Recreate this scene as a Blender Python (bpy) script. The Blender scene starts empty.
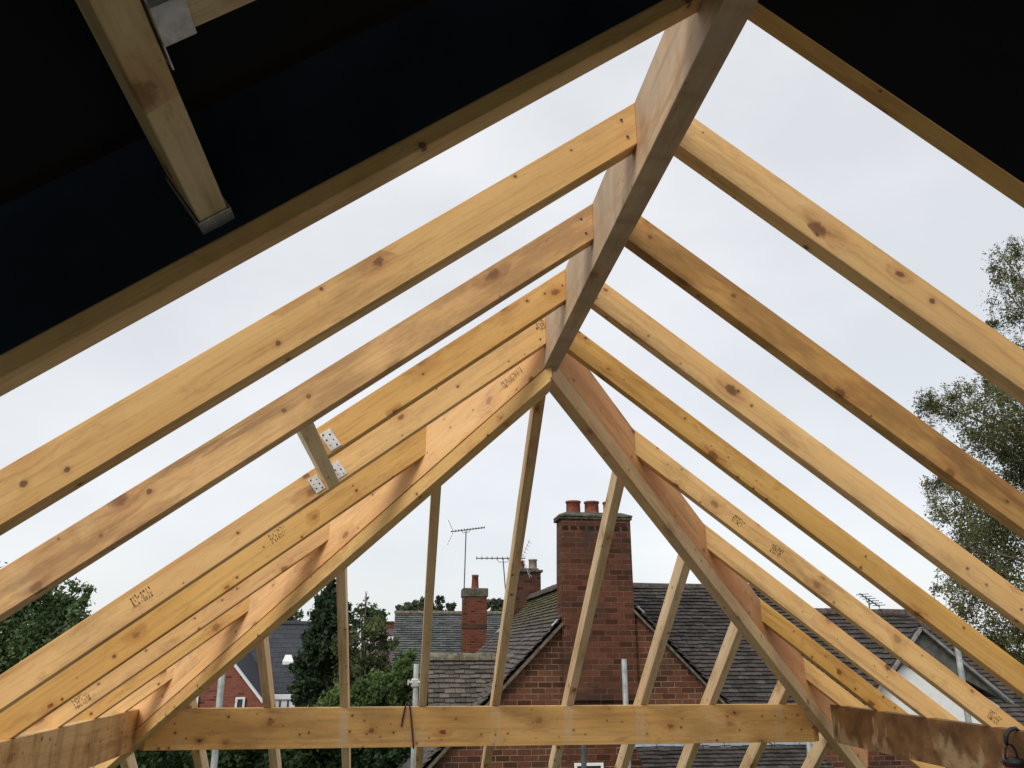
import bpy, bmesh, math, random
from mathutils import Vector, Matrix, noise as mnoise
random.seed(7)
scene = bpy.context.scene
COL = scene.collection
WM = {}

# ------------------------------------------------------------------ camera
FPX, YAW, PITCH, ROLL = 766.7, 0.1266, 0.3285, 0.0025
CAM = Vector((-0.501, 0.0, 0.3023))
_f = Vector((math.sin(YAW)*math.cos(PITCH), math.cos(YAW)*math.cos(PITCH), math.sin(PITCH)))
_r = Vector((math.cos(YAW), -math.sin(YAW), 0))
_u = _r.cross(_f)
_r, _u = _r*math.cos(ROLL)+_u*math.sin(ROLL), _u*math.cos(ROLL)-_r*math.sin(ROLL)
cd = bpy.data.cameras.new('camera'); cam = bpy.data.objects.new('camera', cd); COL.objects.link(cam)
cam.matrix_world = Matrix.Translation(CAM) @ Matrix((_r, _u, -_f)).transposed().to_4x4()
cd.sensor_width = 36; cd.lens = FPX/1024*36; cd.clip_start = 0.02; cd.clip_end = 3000
scene.camera = cam

def at(px, py, Y):
    """survey helper: the real-world point of depth Y seen in that direction from where the photo was taken"""
    d = _f + _r*((px-512)/FPX) + _u*((384-py)/FPX)
    return CAM + d*((Y-CAM.y)/d.y)

# ------------------------------------------------------------------ object helpers
def tag(o, label=None, cat=None, group=None, kind=None):
    if label: o['label'] = label
    if cat: o['category'] = cat
    if group: o['group'] = group
    if kind: o['kind'] = kind
    return o
def attach(o, parent):
    if parent is not None:
        o.parent = parent
        o.matrix_parent_inverse = WM[parent.name].inverted()
def link(name, me, mat, parent=None, M=None, smooth=False):
    o = bpy.data.objects.new(name, me); COL.objects.link(o)
    M = M or Matrix.Identity(4)
    attach(o, parent)
    o.matrix_basis = M
    WM[o.name] = M.copy()
    for m in (mat if isinstance(mat, (list, tuple)) else [mat]): me.materials.append(m)
    if smooth:
        for p in me.polygons: p.use_smooth = True
    return o
def thing(name, loc, label, cat, group=None):
    o = bpy.data.objects.new(name, None); COL.objects.link(o)
    o.empty_display_size = 0.2; o.location = loc
    WM[o.name] = Matrix.Translation(loc)
    return tag(o, label, cat, group)
def bm_obj(name, bm, mat, parent=None, M=None, smooth=False):
    me = bpy.data.meshes.new(name); bm.normal_update(); bm.to_mesh(me); bm.free()
    return link(name, me, mat, parent, M, smooth)
def bx(bm, x0, x1, y0, y1, z0, z1, M=None, bev=0.0):
    vs = [bm.verts.new(Vector((x, y, z)) if M is None else M @ Vector((x, y, z))) for x in (x0, x1) for y in (y0, y1) for z in (z0, z1)]
    fs = [(0,1,3,2), (4,6,7,5), (0,4,5,1), (2,3,7,6), (0,2,6,4), (1,5,7,3)]
    F = [bm.faces.new([vs[i] for i in f]) for f in fs]
    if bev:
        es = list({e for f in F for e in f.edges})
        bmesh.ops.bevel(bm, geom=es, offset=bev, segments=1, affect='EDGES')
    return F
def tube(bm, pts, radii, n=8, cap=True):
    rings = []
    pts = [Vector(p) for p in pts]
    for i, p in enumerate(pts):
        d = (pts[min(i+1, len(pts)-1)] - pts[max(i-1, 0)]).normalized()
        a = d.orthogonal().normalized() if i == 0 else (rings_a - d*rings_a.dot(d)).normalized()
        rings_a = a; b = d.cross(a)
        r = radii[i] if isinstance(radii, (list, tuple)) else radii
        rings.append([bm.verts.new(p + (a*math.cos(2*math.pi*k/n) + b*math.sin(2*math.pi*k/n))*r) for k in range(n)])
    for i in range(len(rings)-1):
        for k in range(n):
            bm.faces.new((rings[i][k], rings[i][(k+1) % n], rings[i+1][(k+1) % n], rings[i+1][k]))
    if cap:
        bm.faces.new(rings[0][::-1]); bm.faces.new(rings[-1])
def lathe(bm, prof, c, n=20):
    rings = [[bm.verts.new((c[0]+r*math.cos(2*math.pi*k/n), c[1]+r*math.sin(2*math.pi*k/n), c[2]+z)) for k in range(n)] for r, z in prof]
    for i in range(len(rings)-1):
        for k in range(n):
            bm.faces.new((rings[i][k], rings[i][(k+1) % n], rings[i+1][(k+1) % n], rings[i+1][k]))
    bm.faces.new(rings[0][::-1]); bm.faces.new(rings[-1])
def poly(bm, pts):
    return bm.faces.new([bm.verts.new(p) for p in pts])

# ------------------------------------------------------------------ material helpers
class NT:
    def __init__(s, name, rough=0.8, spec=0.3):
        s.m = bpy.data.materials.new(name); s.m.use_nodes = True
        s.t = s.m.node_tree; s.n = s.t.nodes; s.b = s.n['Principled BSDF']
        s.b.inputs['Roughness'].default_value = rough
        s.b.inputs['Specular IOR Level'].default_value = spec
        s.tc = s.n.new('ShaderNodeTexCoord'); s.oi = s.n.new('ShaderNodeObjectInfo')
    def set(s, node, k, v):
        if hasattr(v, 'is_linked') or isinstance(v, bpy.types.NodeSocket): s.t.links.new(v, node.inputs[k])
        else: node.inputs[k].default_value = v
    def math(s, op, a, b=0.0, c=None, clamp=False):
        n = s.n.new('ShaderNodeMath'); n.operation = op; n.use_clamp = clamp
        s.set(n, 0, a); s.set(n, 1, b)
        if c is not None: s.set(n, 2, c)
        return n.outputs[0]
    def vmath(s, op, a, b=(0, 0, 0)):
        n = s.n.new('ShaderNodeVectorMath'); n.operation = op; s.set(n, 0, a); s.set(n, 1, b); return n.outputs[0]
    def sep(s, v):
        n = s.n.new('ShaderNodeSeparateXYZ'); s.set(n, 0, v); return n.outputs
    def comb(s, x=0.0, y=0.0, z=0.0):
        n = s.n.new('ShaderNodeCombineXYZ'); s.set(n, 0, x); s.set(n, 1, y); s.set(n, 2, z); return n.outputs[0]
    def noise(s, v, scale=5, detail=4, rough=0.55, dist=0.0):
        n = s.n.new('ShaderNodeTexNoise'); s.set(n, 'Vector', v); n.inputs['Scale'].default_value = scale
        n.inputs['Detail'].default_value = detail; n.inputs['Roughness'].default_value = rough; n.inputs['Distortion'].default_value = dist
        return n.outputs[0]
    def mr(s, v, a, b, c=0.0, d=1.0, smooth=True):
        n = s.n.new('ShaderNodeMapRange'); n.interpolation_type = 'SMOOTHSTEP' if smooth else 'LINEAR'
        s.set(n, 0, v)
        for i, q in enumerate((a, b, c, d)): n.inputs[i+1].default_value = q
        return n.outputs[0]
    def mix(s, f, a, b, mode='MIX'):
        n = s.n.new('ShaderNodeMix'); n.data_type = 'RGBA'; n.blend_type = mode
        s.set(n, 0, f)
        s.set(n, 6, a if not isinstance(a, tuple) else (*a, 1)); s.set(n, 7, b if not isinstance(b, tuple) else (*b, 1))
        return n.outputs[2]
    def hsv(s, col, h=0.5, sat=1.0, v=1.0):
        n = s.n.new('ShaderNodeHueSaturation'); s.set(n, 'Hue', h); s.set(n, 'Saturation', sat); s.set(n, 'Value', v); s.set(n, 'Color', col); return n.outputs[0]
    def bump(s, h, strength=0.3, dist=0.005):
        n = s.n.new('ShaderNodeBump'); n.inputs['Strength'].default_value = strength; n.inputs['Distance'].default_value = dist
        s.set(n, 'Height', h); s.t.links.new(n.outputs[0], s.b.inputs['Normal'])
    def col(s, c):
        s.set(s.b, 'Base Color', c if not isinstance(c, tuple) else (*c, 1)); return s.m

def wood(name, base, dark, pinkish=(0.50, 0.25, 0.12), pink=0.0, knots=0.72, weather=0.0, grey=(0.30, 0.26, 0.21), streaks=None, smears=False, wet=0.0, vary=0.26, pips=0.80, stain=0.7):
    t = NT(name, 0.72, 0.25)
    o = t.tc.outputs['Object']; rnd = t.oi.outputs['Random']
    off = t.comb(t.math('MULTIPLY', rnd, 37.0), t.math('MULTIPLY', rnd, 11.0), t.math('MULTIPLY', rnd, 23.0))
    v = t.vmath('ADD', o, off)
    # knots
    vo = t.n.new('ShaderNodeTexVoronoi'); vo.inputs['Scale'].default_value = 8.0; vo.voronoi_dimensions = '2D'
    vx = t.sep(v); wob = t.noise(v, 11.0, 3)
    t.set(vo, 'Vector', t.comb(t.math('MULTIPLY_ADD', wob, 0.035, t.math('MULTIPLY', vx[0], 0.72)), t.math('ADD', t.math('ADD', vx[1], vx[2]), t.math('MULTIPLY', wob, -0.022)), 0.0))
    pick = t.math('GREATER_THAN', t.sep(vo.outputs['Color'])[0], knots)
    size = t.math('MULTIPLY_ADD', t.sep(vo.outputs['Color'])[1], 0.095, 0.045)
    dn = t.math('ADD', t.math('DIVIDE', vo.outputs['Distance'], size), t.math('MULTIPLY_ADD', t.noise(v, 70, 4, 0.7), 1.5, -0.75))
    kn = t.math('MULTIPLY', t.math('MULTIPLY', t.mr(dn, 1.25, 0.55), pick), t.math('MULTIPLY_ADD', t.sep(vo.outputs['Color'])[2], 0.55, 0.45))
    halo = t.math('MULTIPLY', t.mr(dn, 4.2, 1.0), pick)
    # grain
    xyz = t.sep(v)
    warp = t.noise(t.vmath('MULTIPLY', v, (1.2, 6, 6)), 1.0, 2)
    wy = t.math('MULTIPLY_ADD', warp, 0.05, t.math('MULTIPLY', halo, 0.016))
    gv = t.comb(t.math('MULTIPLY', xyz[0], 0.9), t.math('MULTIPLY', t.math('ADD', xyz[1], wy), 55.0), t.math('MULTIPLY', t.math('ADD', xyz[2], wy), 55.0))
    g1 = t.noise(gv, 1.0, 3, 0.6)
    g2 = t.noise(t.vmath('MULTIPLY', gv, (4, 4, 4)), 1.0, 2, 0.6)
    broad = t.noise(t.vmath('MULTIPLY', v, (1.1, 9, 9)), 1.0, 3, 0.55)
    c = t.mix(t.mr(broad, 0.3, 0.72), base, tuple(x*y for x, y in zip(base, (0.84, 0.76, 0.62))))
    if pink: c = t.mix(t.math('MULTIPLY', t.mr(t.noise(t.vmath('MULTIPLY', v, (1.1, 6, 6)), 1.3, 4), 0.34, 0.70), pink), c, pinkish)
    c = t.mix(t.mr(g1, 0.46, 0.72, 0, 0.30), c, dark)
    c = t.mix(t.mr(g2, 0.50, 0.75, 0, 0.26), c, dark)
    c = t.mix(t.math('MULTIPLY', halo, 0.42), c, (0.50, 0.20, 0.055))
    c = t.mix(t.math('MULTIPLY', halo, t.mr(t.noise(gv, 0.5, 3), 0.5, 0.7, 0, 0.5)), c, (0.30, 0.13, 0.045))
    c = t.mix(t.math('MULTIPLY', kn, 0.90), c, (0.12, 0.042, 0.013))
    # handling dirt / footprints
    blot = t.noise(t.vmath('MULTIPLY', v, (2.2, 8, 8)), 1.0, 5, 0.7)
    c = t.mix(t.math('MULTIPLY', t.mr(blot, 0.50, 0.72, 0, 0.75), stain), c, (0.30, 0.155, 0.055))
    st2 = t.noise(t.vmath('MULTIPLY', v, (1.6, 16, 16)), 1.0, 6, 0.72, 0.6)
    c = t.mix(t.math('MULTIPLY', t.mr(st2, 0.54, 0.70, 0, 0.60), stain), c, (0.24, 0.115, 0.045))
    c = t.mix(t.mr(t.noise(v, 3.1, 5, 0.7), 0.56, 0.78, 0, 0.30), c, (0.88, 0.70, 0.42))
    c = t.mix(t.mr(t.noise(t.vmath('MULTIPLY', v, (0.6, 1, 1)), 60, 5, 0.8), 0.56, 0.76, 0, 0.5), c, dark)
    c = t.mix(t.mr(t.noise(t.vmath('MULTIPLY', v, (3.5, 9, 9)), 1.7, 5, 0.75, 0.8), 0.55, 0.72, 0, 0.5), c, (0.40, 0.19, 0.06))
    vp = t.n.new('ShaderNodeTexVoronoi'); vp.inputs['Scale'].default_value = 15.0; vp.voronoi_dimensions = '2D'
    t.set(vp, 'Vector', t.comb(vx[0], t.math('ADD', vx[1], vx[2]), 0.0))
    pk = t.math('GREATER_THAN', t.sep(vp.outputs['Color'])[0], pips)
    pd_ = t.math('DIVIDE', vp.outputs['Distance'], t.math('MULTIPLY_ADD', t.sep(vp.outputs['Color'])[1], 0.085, 0.03))
    pd_ = t.math('ADD', pd_, t.math('MULTIPLY_ADD', t.noise(v, 90, 3, 0.7), 1.0, -0.5))
    c = t.mix(t.math('MULTIPLY', t.math('MULTIPLY', t.mr(pd_, 1.1, 0.6), pk), 0.85), c, (0.085, 0.030, 0.012))
    c = t.mix(t.math('MULTIPLY', t.math('MULTIPLY', t.mr(pd_, 2.6, 0.9), pk), 0.22), c, (0.30, 0.12, 0.04))
    if weather:
        w = t.noise(t.vmath('MULTIPLY', v, (3.0, 3, 12)), 1.0, 5, 0.65)
        c = t.mix(t.mr(w, 0.36, 0.60, 0, weather), c, grey)
    if streaks:
        sv = t.noise(t.comb(t.math('MULTIPLY', xyz[0], 13.0), t.math('MULTIPLY', xyz[1], 3.0), t.math('MULTIPLY', xyz[2], 2.2)), 1.0, 5, 0.62, 0.4)
        c = t.mix(t.mr(sv, 0.44, 0.68, 0, 0.6), c, streaks)
    if wet:
        oz = t.sep(o)
        sv = t.noise(t.vmath('MULTIPLY', v, (5.5, 5.5, 3.2)), 1.0, 5, 0.6, 0.3)
        lev = t.math('ADD', t.math('MULTIPLY', oz[2], 1.3), t.math('MULTIPLY', sv, 1.7))
        c = t.mix(t.mr(lev, 0.76, 0.94, 0.0, wet), t.mix(0.4, c, (0.42, 0.33, 0.22)), t.mix(t.mr(t.noise(v, 9.0, 4, 0.7), 0.35, 0.65), (0.27, 0.125, 0.040), (0.12, 0.055, 0.020)))
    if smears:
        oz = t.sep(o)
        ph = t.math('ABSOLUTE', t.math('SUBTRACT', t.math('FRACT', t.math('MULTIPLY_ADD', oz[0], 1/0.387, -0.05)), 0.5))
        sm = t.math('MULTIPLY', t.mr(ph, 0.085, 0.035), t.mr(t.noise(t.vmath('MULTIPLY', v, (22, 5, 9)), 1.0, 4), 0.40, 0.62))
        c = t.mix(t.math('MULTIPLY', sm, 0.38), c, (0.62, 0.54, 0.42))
    c = t.hsv(c, 0.5, t.math('MULTIPLY_ADD', rnd, -0.14, 1.04), t.math('MULTIPLY_ADD', rnd, vary, 1.0-vary/2))
    t.bump(t.math('ADD', t.math('MULTIPLY', g1, 0.6), t.math('MULTIPLY', g2, 0.5)), 0.35, 0.0012)
    return t.col(c)

def plain(name, c, rough=0.8, spec=0.3, metal=0.0, var=0.15, scale=12, bump=0.0):
    t = NT(name, rough, spec); t.b.inputs['Metallic'].default_value = metal
    n = t.noise(t.tc.outputs['Object'], scale, 5, 0.6)
    cc = t.mix(t.mr(n, 0.3, 0.7), tuple(x*(1-var) for x in c), tuple(min(1, x*(1+var)) for x in c))
    if bump: t.bump(n, bump, 0.004)
    return t.col(cc)

def brickmat(name, c1, c2, mortar, soot=0.0, moss=0.0, bw=0.165, bh=0.0646, flem=False, mort=0.010, pale=0.5):
    t = NT(name, 0.9, 0.15)
    o = t.tc.outputs['Object']; x, y, z = t.sep(o)[:3]
    u = t.math('ADD', x, y); uv = t.comb(u, z, 0.0)
    n = t.n.new('ShaderNodeTexBrick')
    t.set(n, 'Vector', t.vmath('ADD', uv, (20.0, 20.0, 0)))
    n.inputs['Scale'].default_value = 1.0; n.inputs['Brick Width'].default_value = bw; n.inputs['Row Height'].default_value = bh
    n.inputs['Mortar Size'].default_value = mort/2; n.inputs['Mortar Smooth'].default_value = 0.35; n.inputs['Bias'].default_value = 0.0
    n.offset = 0.5; n.offset_frequency = 2; n.squash = 0.5 if flem else 1.0; n.squash_frequency = 3
    n.inputs['Color1'].default_value = (0, 0, 0, 1); n.inputs['Color2'].default_value = (1, 1, 1, 1); n.inputs['Mortar'].default_value = (0.5, 0.5, 0.5, 1)
    rb = t.sep(n.outputs['Color'])[0]; fac = n.outputs['Fac']
    c = t.mix(rb, c1, c2)
    c = t.mix(t.mr(rb, 0.80, 0.86, 0, 0.75, False), c, tuple(v*0.35 for v in c1))
    nb = t.noise(o, 30, 4, 0.7); nl = t.noise(o, 1.7, 5, 0.65); nm = t.noise(uv, 5, 3)
    c = t.mix(t.mr(nb, 0.35, 0.75, 0, 0.45), c, tuple(v*0.5 for v in c1))
    c = t.mix(t.math('MULTIPLY', fac, t.mr(nm, 0.30, 0.62, 0.25, 0.95)), c, mortar)
    c = t.mix(t.mr(nl, 0.45, 0.72, 0, soot), c, (0.035, 0.030, 0.028))
    if pale: c = t.mix(t.mr(t.noise(o, 9, 5, 0.75), 0.64, 0.80, 0, pale), c, (0.34, 0.30, 0.27))
    if moss: c = t.mix(t.mr(t.noise(o, 3.3, 5, 0.7), 0.50, 0.66, 0, moss), c, (0.07, 0.08, 0.035))
    t.bump(t.math('ADD', t.math('MULTIPLY', fac, -1.0), t.math('MULTIPLY', nb, 0.5)), 0.8, 0.008)
    return t.col(c)

def tilemat(name, c1, c2, lichen=(0.20, 0.20, 0.16), lich=0.4, moss=0.0, mossy=(0.105, 0.098, 0.045), brown=0.0):
    t = NT(name, 0.85, 0.25)
    o = t.tc.outputs['Object']
    g = t.n.new('ShaderNodeNewGeometry')
    c = t.mix(g.outputs['Random Per Island'], c1, c2)
    n = t.noise(o, 26, 5, 0.7); b = t.noise(o, 1.6, 5, 0.6)
    c = t.mix(t.mr(n, 0.4, 0.7, 0, 0.5), c, tuple(v*0.5 for v in c1))
    c = t.mix(t.math('MULTIPLY', t.mr(t.noise(o, 11, 5, 0.75), 0.52, 0.70), t.mr(b, 0.40, 0.65, 0, lich)), c, lichen)
    if moss:
        yy = t.sep(o)[1]
        mm = t.math('ADD', t.mr(yy, 3.2, 4.6, 0.0, 0.30), t.noise(o, 5, 5, 0.7))
        c = t.mix(t.mr(mm, 0.56, 0.80, 0, moss), c, mossy)
    t.bump(n, 0.5, 0.006)
    return t.col(c)

def leafmat(name, a, b, c3=None, f3=0.15):
    t = NT(name, 0.6, 0.25)
    g = t.n.new('ShaderNodeNewGeometry').outputs['Random Per Island']
    c = t.mix(g, a, b)
    if c3: c = t.mix(t.mr(t.math('FRACT', t.math('MULTIPLY', g, 7.3)), 1-f3, 1-f3+0.02, 0, 1, False), c, c3)
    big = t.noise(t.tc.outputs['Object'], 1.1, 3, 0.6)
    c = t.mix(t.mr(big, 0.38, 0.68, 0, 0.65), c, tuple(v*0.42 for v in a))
    t.b.inputs['Transmission Weight'].default_value = 0.0
    t.b.inputs['Subsurface Weight'].default_value = 0.0
    m = t.col(c)
    tr = t.n.new('ShaderNodeBsdfTranslucent'); t.set(tr, 'Color', c)
    mx = t.n.new('ShaderNodeMixShader'); mx.inputs[0].default_value = 0.30
    t.t.links.new(t.b.outputs[0], mx.inputs[1]); t.t.links.new(tr.outputs[0], mx.inputs[2])
    t.t.links.new(mx.outputs[0], t.n['Material Output'].inputs['Surface'])
    return m

PINE = (0.82, 0.505, 0.180); PD = (0.36, 0.17, 0.05)
M_pine = wood('pine_timber', PINE, PD)
M_near = wood('pine_timber_dull', (0.76, 0.470, 0.170), PD, knots=0.64, stain=0.8)
M_far = wood('pine_timber_pale', (0.86, 0.535, 0.198), PD, knots=0.60, pink=0.3)
M_hip = wood('hip_timber', (0.84, 0.50, 0.19), (0.36, 0.15, 0.045), pink=0.7, pinkish=(0.68, 0.33, 0.10), knots=0.62, weather=0.16, grey=(0.74, 0.57, 0.34), stain=0.9)
M_hipR = wood('hip_timber_orange', (0.74, 0.345, 0.105), (0.30, 0.10, 0.03), pink=0.85, pinkish=(0.50, 0.185, 0.050), knots=0.62, weather=0.10, grey=(0.55, 0.40, 0.28), stain=1.0)
M_hipl = wood('hip_lower_timber', (0.78, 0.52, 0.20), PD, knots=0.68, pink=0.2)
M_hipr = wood('hip_lower_timber_weathered', (0.76, 0.50, 0.22), (0.26, 0.15, 0.07), knots=0.70, weather=0.4, grey=(0.42, 0.32, 0.22))
M_ridge = wood('ridge_board_weathered', (0.62, 0.44, 0.27), (0.20, 0.12, 0.065), knots=0.66, weather=0.75, grey=(0.40, 0.31, 0.22), streaks=(0.34, 0.22, 0.13), stain=1.2)
M_jack = wood('jack_timber', (0.90, 0.70, 0.44), (0.36, 0.20, 0.08), knots=0.74, pink=0.3, vary=0.25)
M_beamE = wood('end_beam_timber', (0.83, 0.50, 0.165), PD, knots=0.62, pips=0.60, stain=0.55, smears=True, vary=0.0)
M_beamL = wood('side_beam_streaked', (0.76, 0.52, 0.25), PD, knots=0.8, streaks=(0.27, 0.14, 0.055), vary=0.0)
M_beamR = wood('side_beam_wet', (0.56, 0.38, 0.19), PD, knots=0.85, wet=0.9, vary=0.0)
M_mott = wood('pine_timber_mottled', (0.76, 0.45, 0.16), PD, knots=0.64, weather=0.62, grey=(0.27, 0.135, 0.05), stain=1.3)
M_dark = wood('timber_in_shade', (0.82, 0.64, 0.38), (0.34, 0.22, 0.10), knots=0.80)
M_galv = plain('galvanised_steel', (0.62, 0.63, 0.64), 0.42, 0.5, 0.75, 0.18, 60)
M_galvb = plain('bright_bracket_steel', (0.66, 0.67, 0.68), 0.42, 0.5, 0.45, 0.15, 90)
M_hole = plain('nail_head_dark', (0.06, 0.055, 0.05), 0.6)
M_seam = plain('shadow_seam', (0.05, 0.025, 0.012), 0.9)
M_ink = plain('stamp_ink', (0.17, 0.085, 0.045), 0.8)
M_memb = plain('roofing_membrane', (0.0032, 0.0045, 0.0080), 0.6, 0.12, 0, 0.35, 4, 0.3)
M_memb2 = plain('roofing_membrane_lap', (0.014, 0.021, 0.036), 0.85, 0.05, 0, 0.3, 5, 0.3)
M_steel = plain('scaffold_tube', (0.50, 0.54, 0.55), 0.45, 0.5, 0.6, 0.25, 14)
M_steeld = plain('scaffold_tube_dark', (0.09, 0.11, 0.11), 0.55, 0.4, 0.3, 0.25, 14)
M_cord = plain('purple_cord', (0.085, 0.035, 0.075), 0.7)
M_black = plain('black_plastic', (0.012, 0.012, 0.014), 0.35, 0.5)
M_red = plain('red_plastic', (0.35, 0.02, 0.015), 0.35, 0.5)
M_white = plain('white_paint', (0.78, 0.79, 0.80), 0.5, 0.4, 0, 0.05)
M_lead = plain('lead_flashing', (0.36, 0.41, 0.46), 0.6, 0.4, 0.1, 0.25, 9)
M_mortar = plain('mortar_verge', (0.13, 0.11, 0.085), 0.9, 0.1, 0, 0.4, 20, 0.3)
M_conc = plain('mortar_flaunching', (0.105, 0.098, 0.078), 0.95, 0.1, 0, 0.45, 12, 0.5)
M_pot = plain('terracotta_pot', (0.235, 0.080, 0.052), 0.85, 0.2, 0, 0.3, 18)
M_potb = plain('buff_pot', (0.30, 0.24, 0.20), 0.85, 0.2, 0, 0.3, 18)
M_bargeg = plain('grey_bargeboard', (0.22, 0.21, 0.20), 0.8, 0.2, 0, 0.3, 10)
M_greyw = plain('dark_soffit_boards', (0.10, 0.10, 0.095), 0.8, 0.2, 0, 0.3, 10)
M_glass = plain('dark_glass', (0.05, 0.06, 0.07), 0.12, 0.6, 0, 0.1)
M_brick = brickmat('brick_main', (0.085, 0.036, 0.022), (0.20, 0.080, 0.042), (0.27, 0.21, 0.155), soot=0.55, pale=0.35)
M_brickc = brickmat('brick_chimney', (0.080, 0.032, 0.020), (0.165, 0.062, 0.034), (0.15, 0.11, 0.085), soot=0.7, pale=0.3)
M_brickt = brickmat('brick_chimney_sooty', (0.085, 0.035, 0.025), (0.14, 0.055, 0.035), (0.11, 0.09, 0.07), soot=0.7, moss=0.4)
M_brickr = brickmat('brick_orange', (0.11, 0.040, 0.025), (0.19, 0.066, 0.038), (0.24, 0.13, 0.085), soot=0.3, pale=0.2)
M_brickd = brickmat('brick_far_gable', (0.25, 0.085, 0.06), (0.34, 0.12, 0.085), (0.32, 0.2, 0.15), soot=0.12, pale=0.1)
M_tile = tilemat('plain_tiles', (0.040, 0.036, 0.035), (0.098, 0.086, 0.080), lich=0.55)
M_tilem = tilemat('plain_tiles_mossy', (0.075, 0.065, 0.065), (0.15, 0.13, 0.125), lich=0.5, moss=0.95)
M_tileb = tilemat('plain_tiles_brown', (0.070, 0.062, 0.056), (0.175, 0.150, 0.128), lich=0.7)
M_slate = tilemat('grey_tiles_lichen', (0.075, 0.085, 0.088), (0.16, 0.175, 0.17), lichen=(0.30, 0.32, 0.26), lich=1.0)
M_slated = tilemat('dark_slates', (0.045, 0.050, 0.060), (0.060, 0.066, 0.078), lich=0.1)
M_ridget = plain('ridge_tile_clay', (0.085, 0.070, 0.062), 0.9, 0.2, 0, 0.45, 14, 0.5)
M_ridgel = plain('ridge_tile_lichen', (0.15, 0.13, 0.095), 0.9, 0.2, 0, 0.45, 14, 0.5)
M_maroon = plain('maroon_roof', (0.11, 0.065, 0.075), 0.85)
M_bark = plain('bark', (0.09, 0.075, 0.06), 0.95, 0.1, 0, 0.4, 8, 0.6)
M_barkb = plain('birch_bark', (0.16, 0.13, 0.11), 0.9, 0.1, 0, 0.6, 6, 0.4)
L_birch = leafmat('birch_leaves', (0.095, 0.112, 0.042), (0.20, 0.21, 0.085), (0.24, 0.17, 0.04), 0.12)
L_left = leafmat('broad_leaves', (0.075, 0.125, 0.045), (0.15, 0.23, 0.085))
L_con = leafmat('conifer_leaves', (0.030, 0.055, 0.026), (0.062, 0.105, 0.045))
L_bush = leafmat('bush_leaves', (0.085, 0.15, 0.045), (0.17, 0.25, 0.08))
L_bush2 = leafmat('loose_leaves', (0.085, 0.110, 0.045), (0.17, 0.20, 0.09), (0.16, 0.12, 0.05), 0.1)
L_hedge = leafmat('hedge_leaves', (0.024, 0.052, 0.017), (0.060, 0.11, 0.034))
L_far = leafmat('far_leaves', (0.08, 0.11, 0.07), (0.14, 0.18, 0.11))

# ------------------------------------------------------------------ roof timbers
W, D, XR, YR, MS = 1.8053, 4.3134, -0.0264, 2.601, 0.76
TK, DEP, TR = 0.040, 0.1087, 0.054
BL, BR = 0.0062, 0.0032

def timber(name, p0, p1, w, h, mat, up=Vector((0, 0, 1)), clips=(), parent=None, bev=0.0015, side=None):
    """Box along p0->p1 (p0,p1 run along the middle of the underside), w across, h up (square to length)."""
    p0, p1 = Vector(p0), Vector(p1)
    x = (p1-p0).normalized(); y = up.cross(x).normalized(); z = x.cross(y)
    M = Matrix((x, y, z)).transposed().to_4x4(); M.translation = p0
    bm = bmesh.new(); L = (p1-p0).length
    n = max(1, int(L/0.35))
    # slight natural bow so edges are not ruler straight
    vs = []
    sd = random.random()*50
    for i in range(n+1):
        t = i/n; xx = L*t
        bow = math.sin(t*math.pi)*0.0
        dy = (mnoise.noise(Vector((xx*0.9, sd, 0))))*0.0016; dz = (mnoise.noise(Vector((xx*0.9, sd+9, 0))))*0.0018 + bow
        vs.append([bm.verts.new((xx, a*w/2+dy, (h if b else 0)+dz)) for a, b in ((-1, 0), (1, 0), (1, 1), (-1, 1))])
    for i in range(n):
        for k in range(4):
            bm.faces.new((vs[i][k], vs[i+1][k], vs[i+1][(k+1) % 4], vs[i][(k+1) % 4]))
    bm.faces.new(vs[0]); bm.faces.new(vs[-1][::-1])
    bmesh.ops.recalc_face_normals(bm, faces=bm.faces)
    Mi = M.inverted()
    for co, no in clips:      # keep the side the normal points to
        co2 = Mi @ Vector(co); no2 = (Mi.to_3x3() @ Vector(no)).normalized()
        r = bmesh.ops.bisect_plane(bm, geom=bm.verts[:]+bm.edges[:]+bm.faces[:], plane_co=co2, plane_no=-no2, clear_outer=True)
        es = [e for e in r['geom_cut'] if isinstance(e, bmesh.types.BMEdge)]
        if es: bmesh.ops.edgenet_fill(bm, edges=es)
    bmesh.ops.recalc_face_normals(bm, faces=bm.faces)
    es = [e for e in bm.edges if len(e.link_faces) == 2 and e.calc_face_angle(0) > 0.5]
    if bev and es: bmesh.ops.bevel(bm, geom=es, offset=bev, segments=1, affect='EDGES', clamp_overlap=True)
    return bm_obj(name, bm, mat, parent, M)

TH = math.atan(MS); HSQ = DEP*math.cos(TH)
TAIL = 0.62
def zl(x): return BL + MS*(x+W)
def zr_(x): return BR + MS*(W-x)
def hipside(s):
    c = Vector((s*W, D, 0)); a = Vector((XR, YR, 0)); d = (a-c).normalized(); n = Vector((-d.y, d.x, 0))
    if n.y > 0: n = -n
    return c, d, n, (a-c).length

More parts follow.
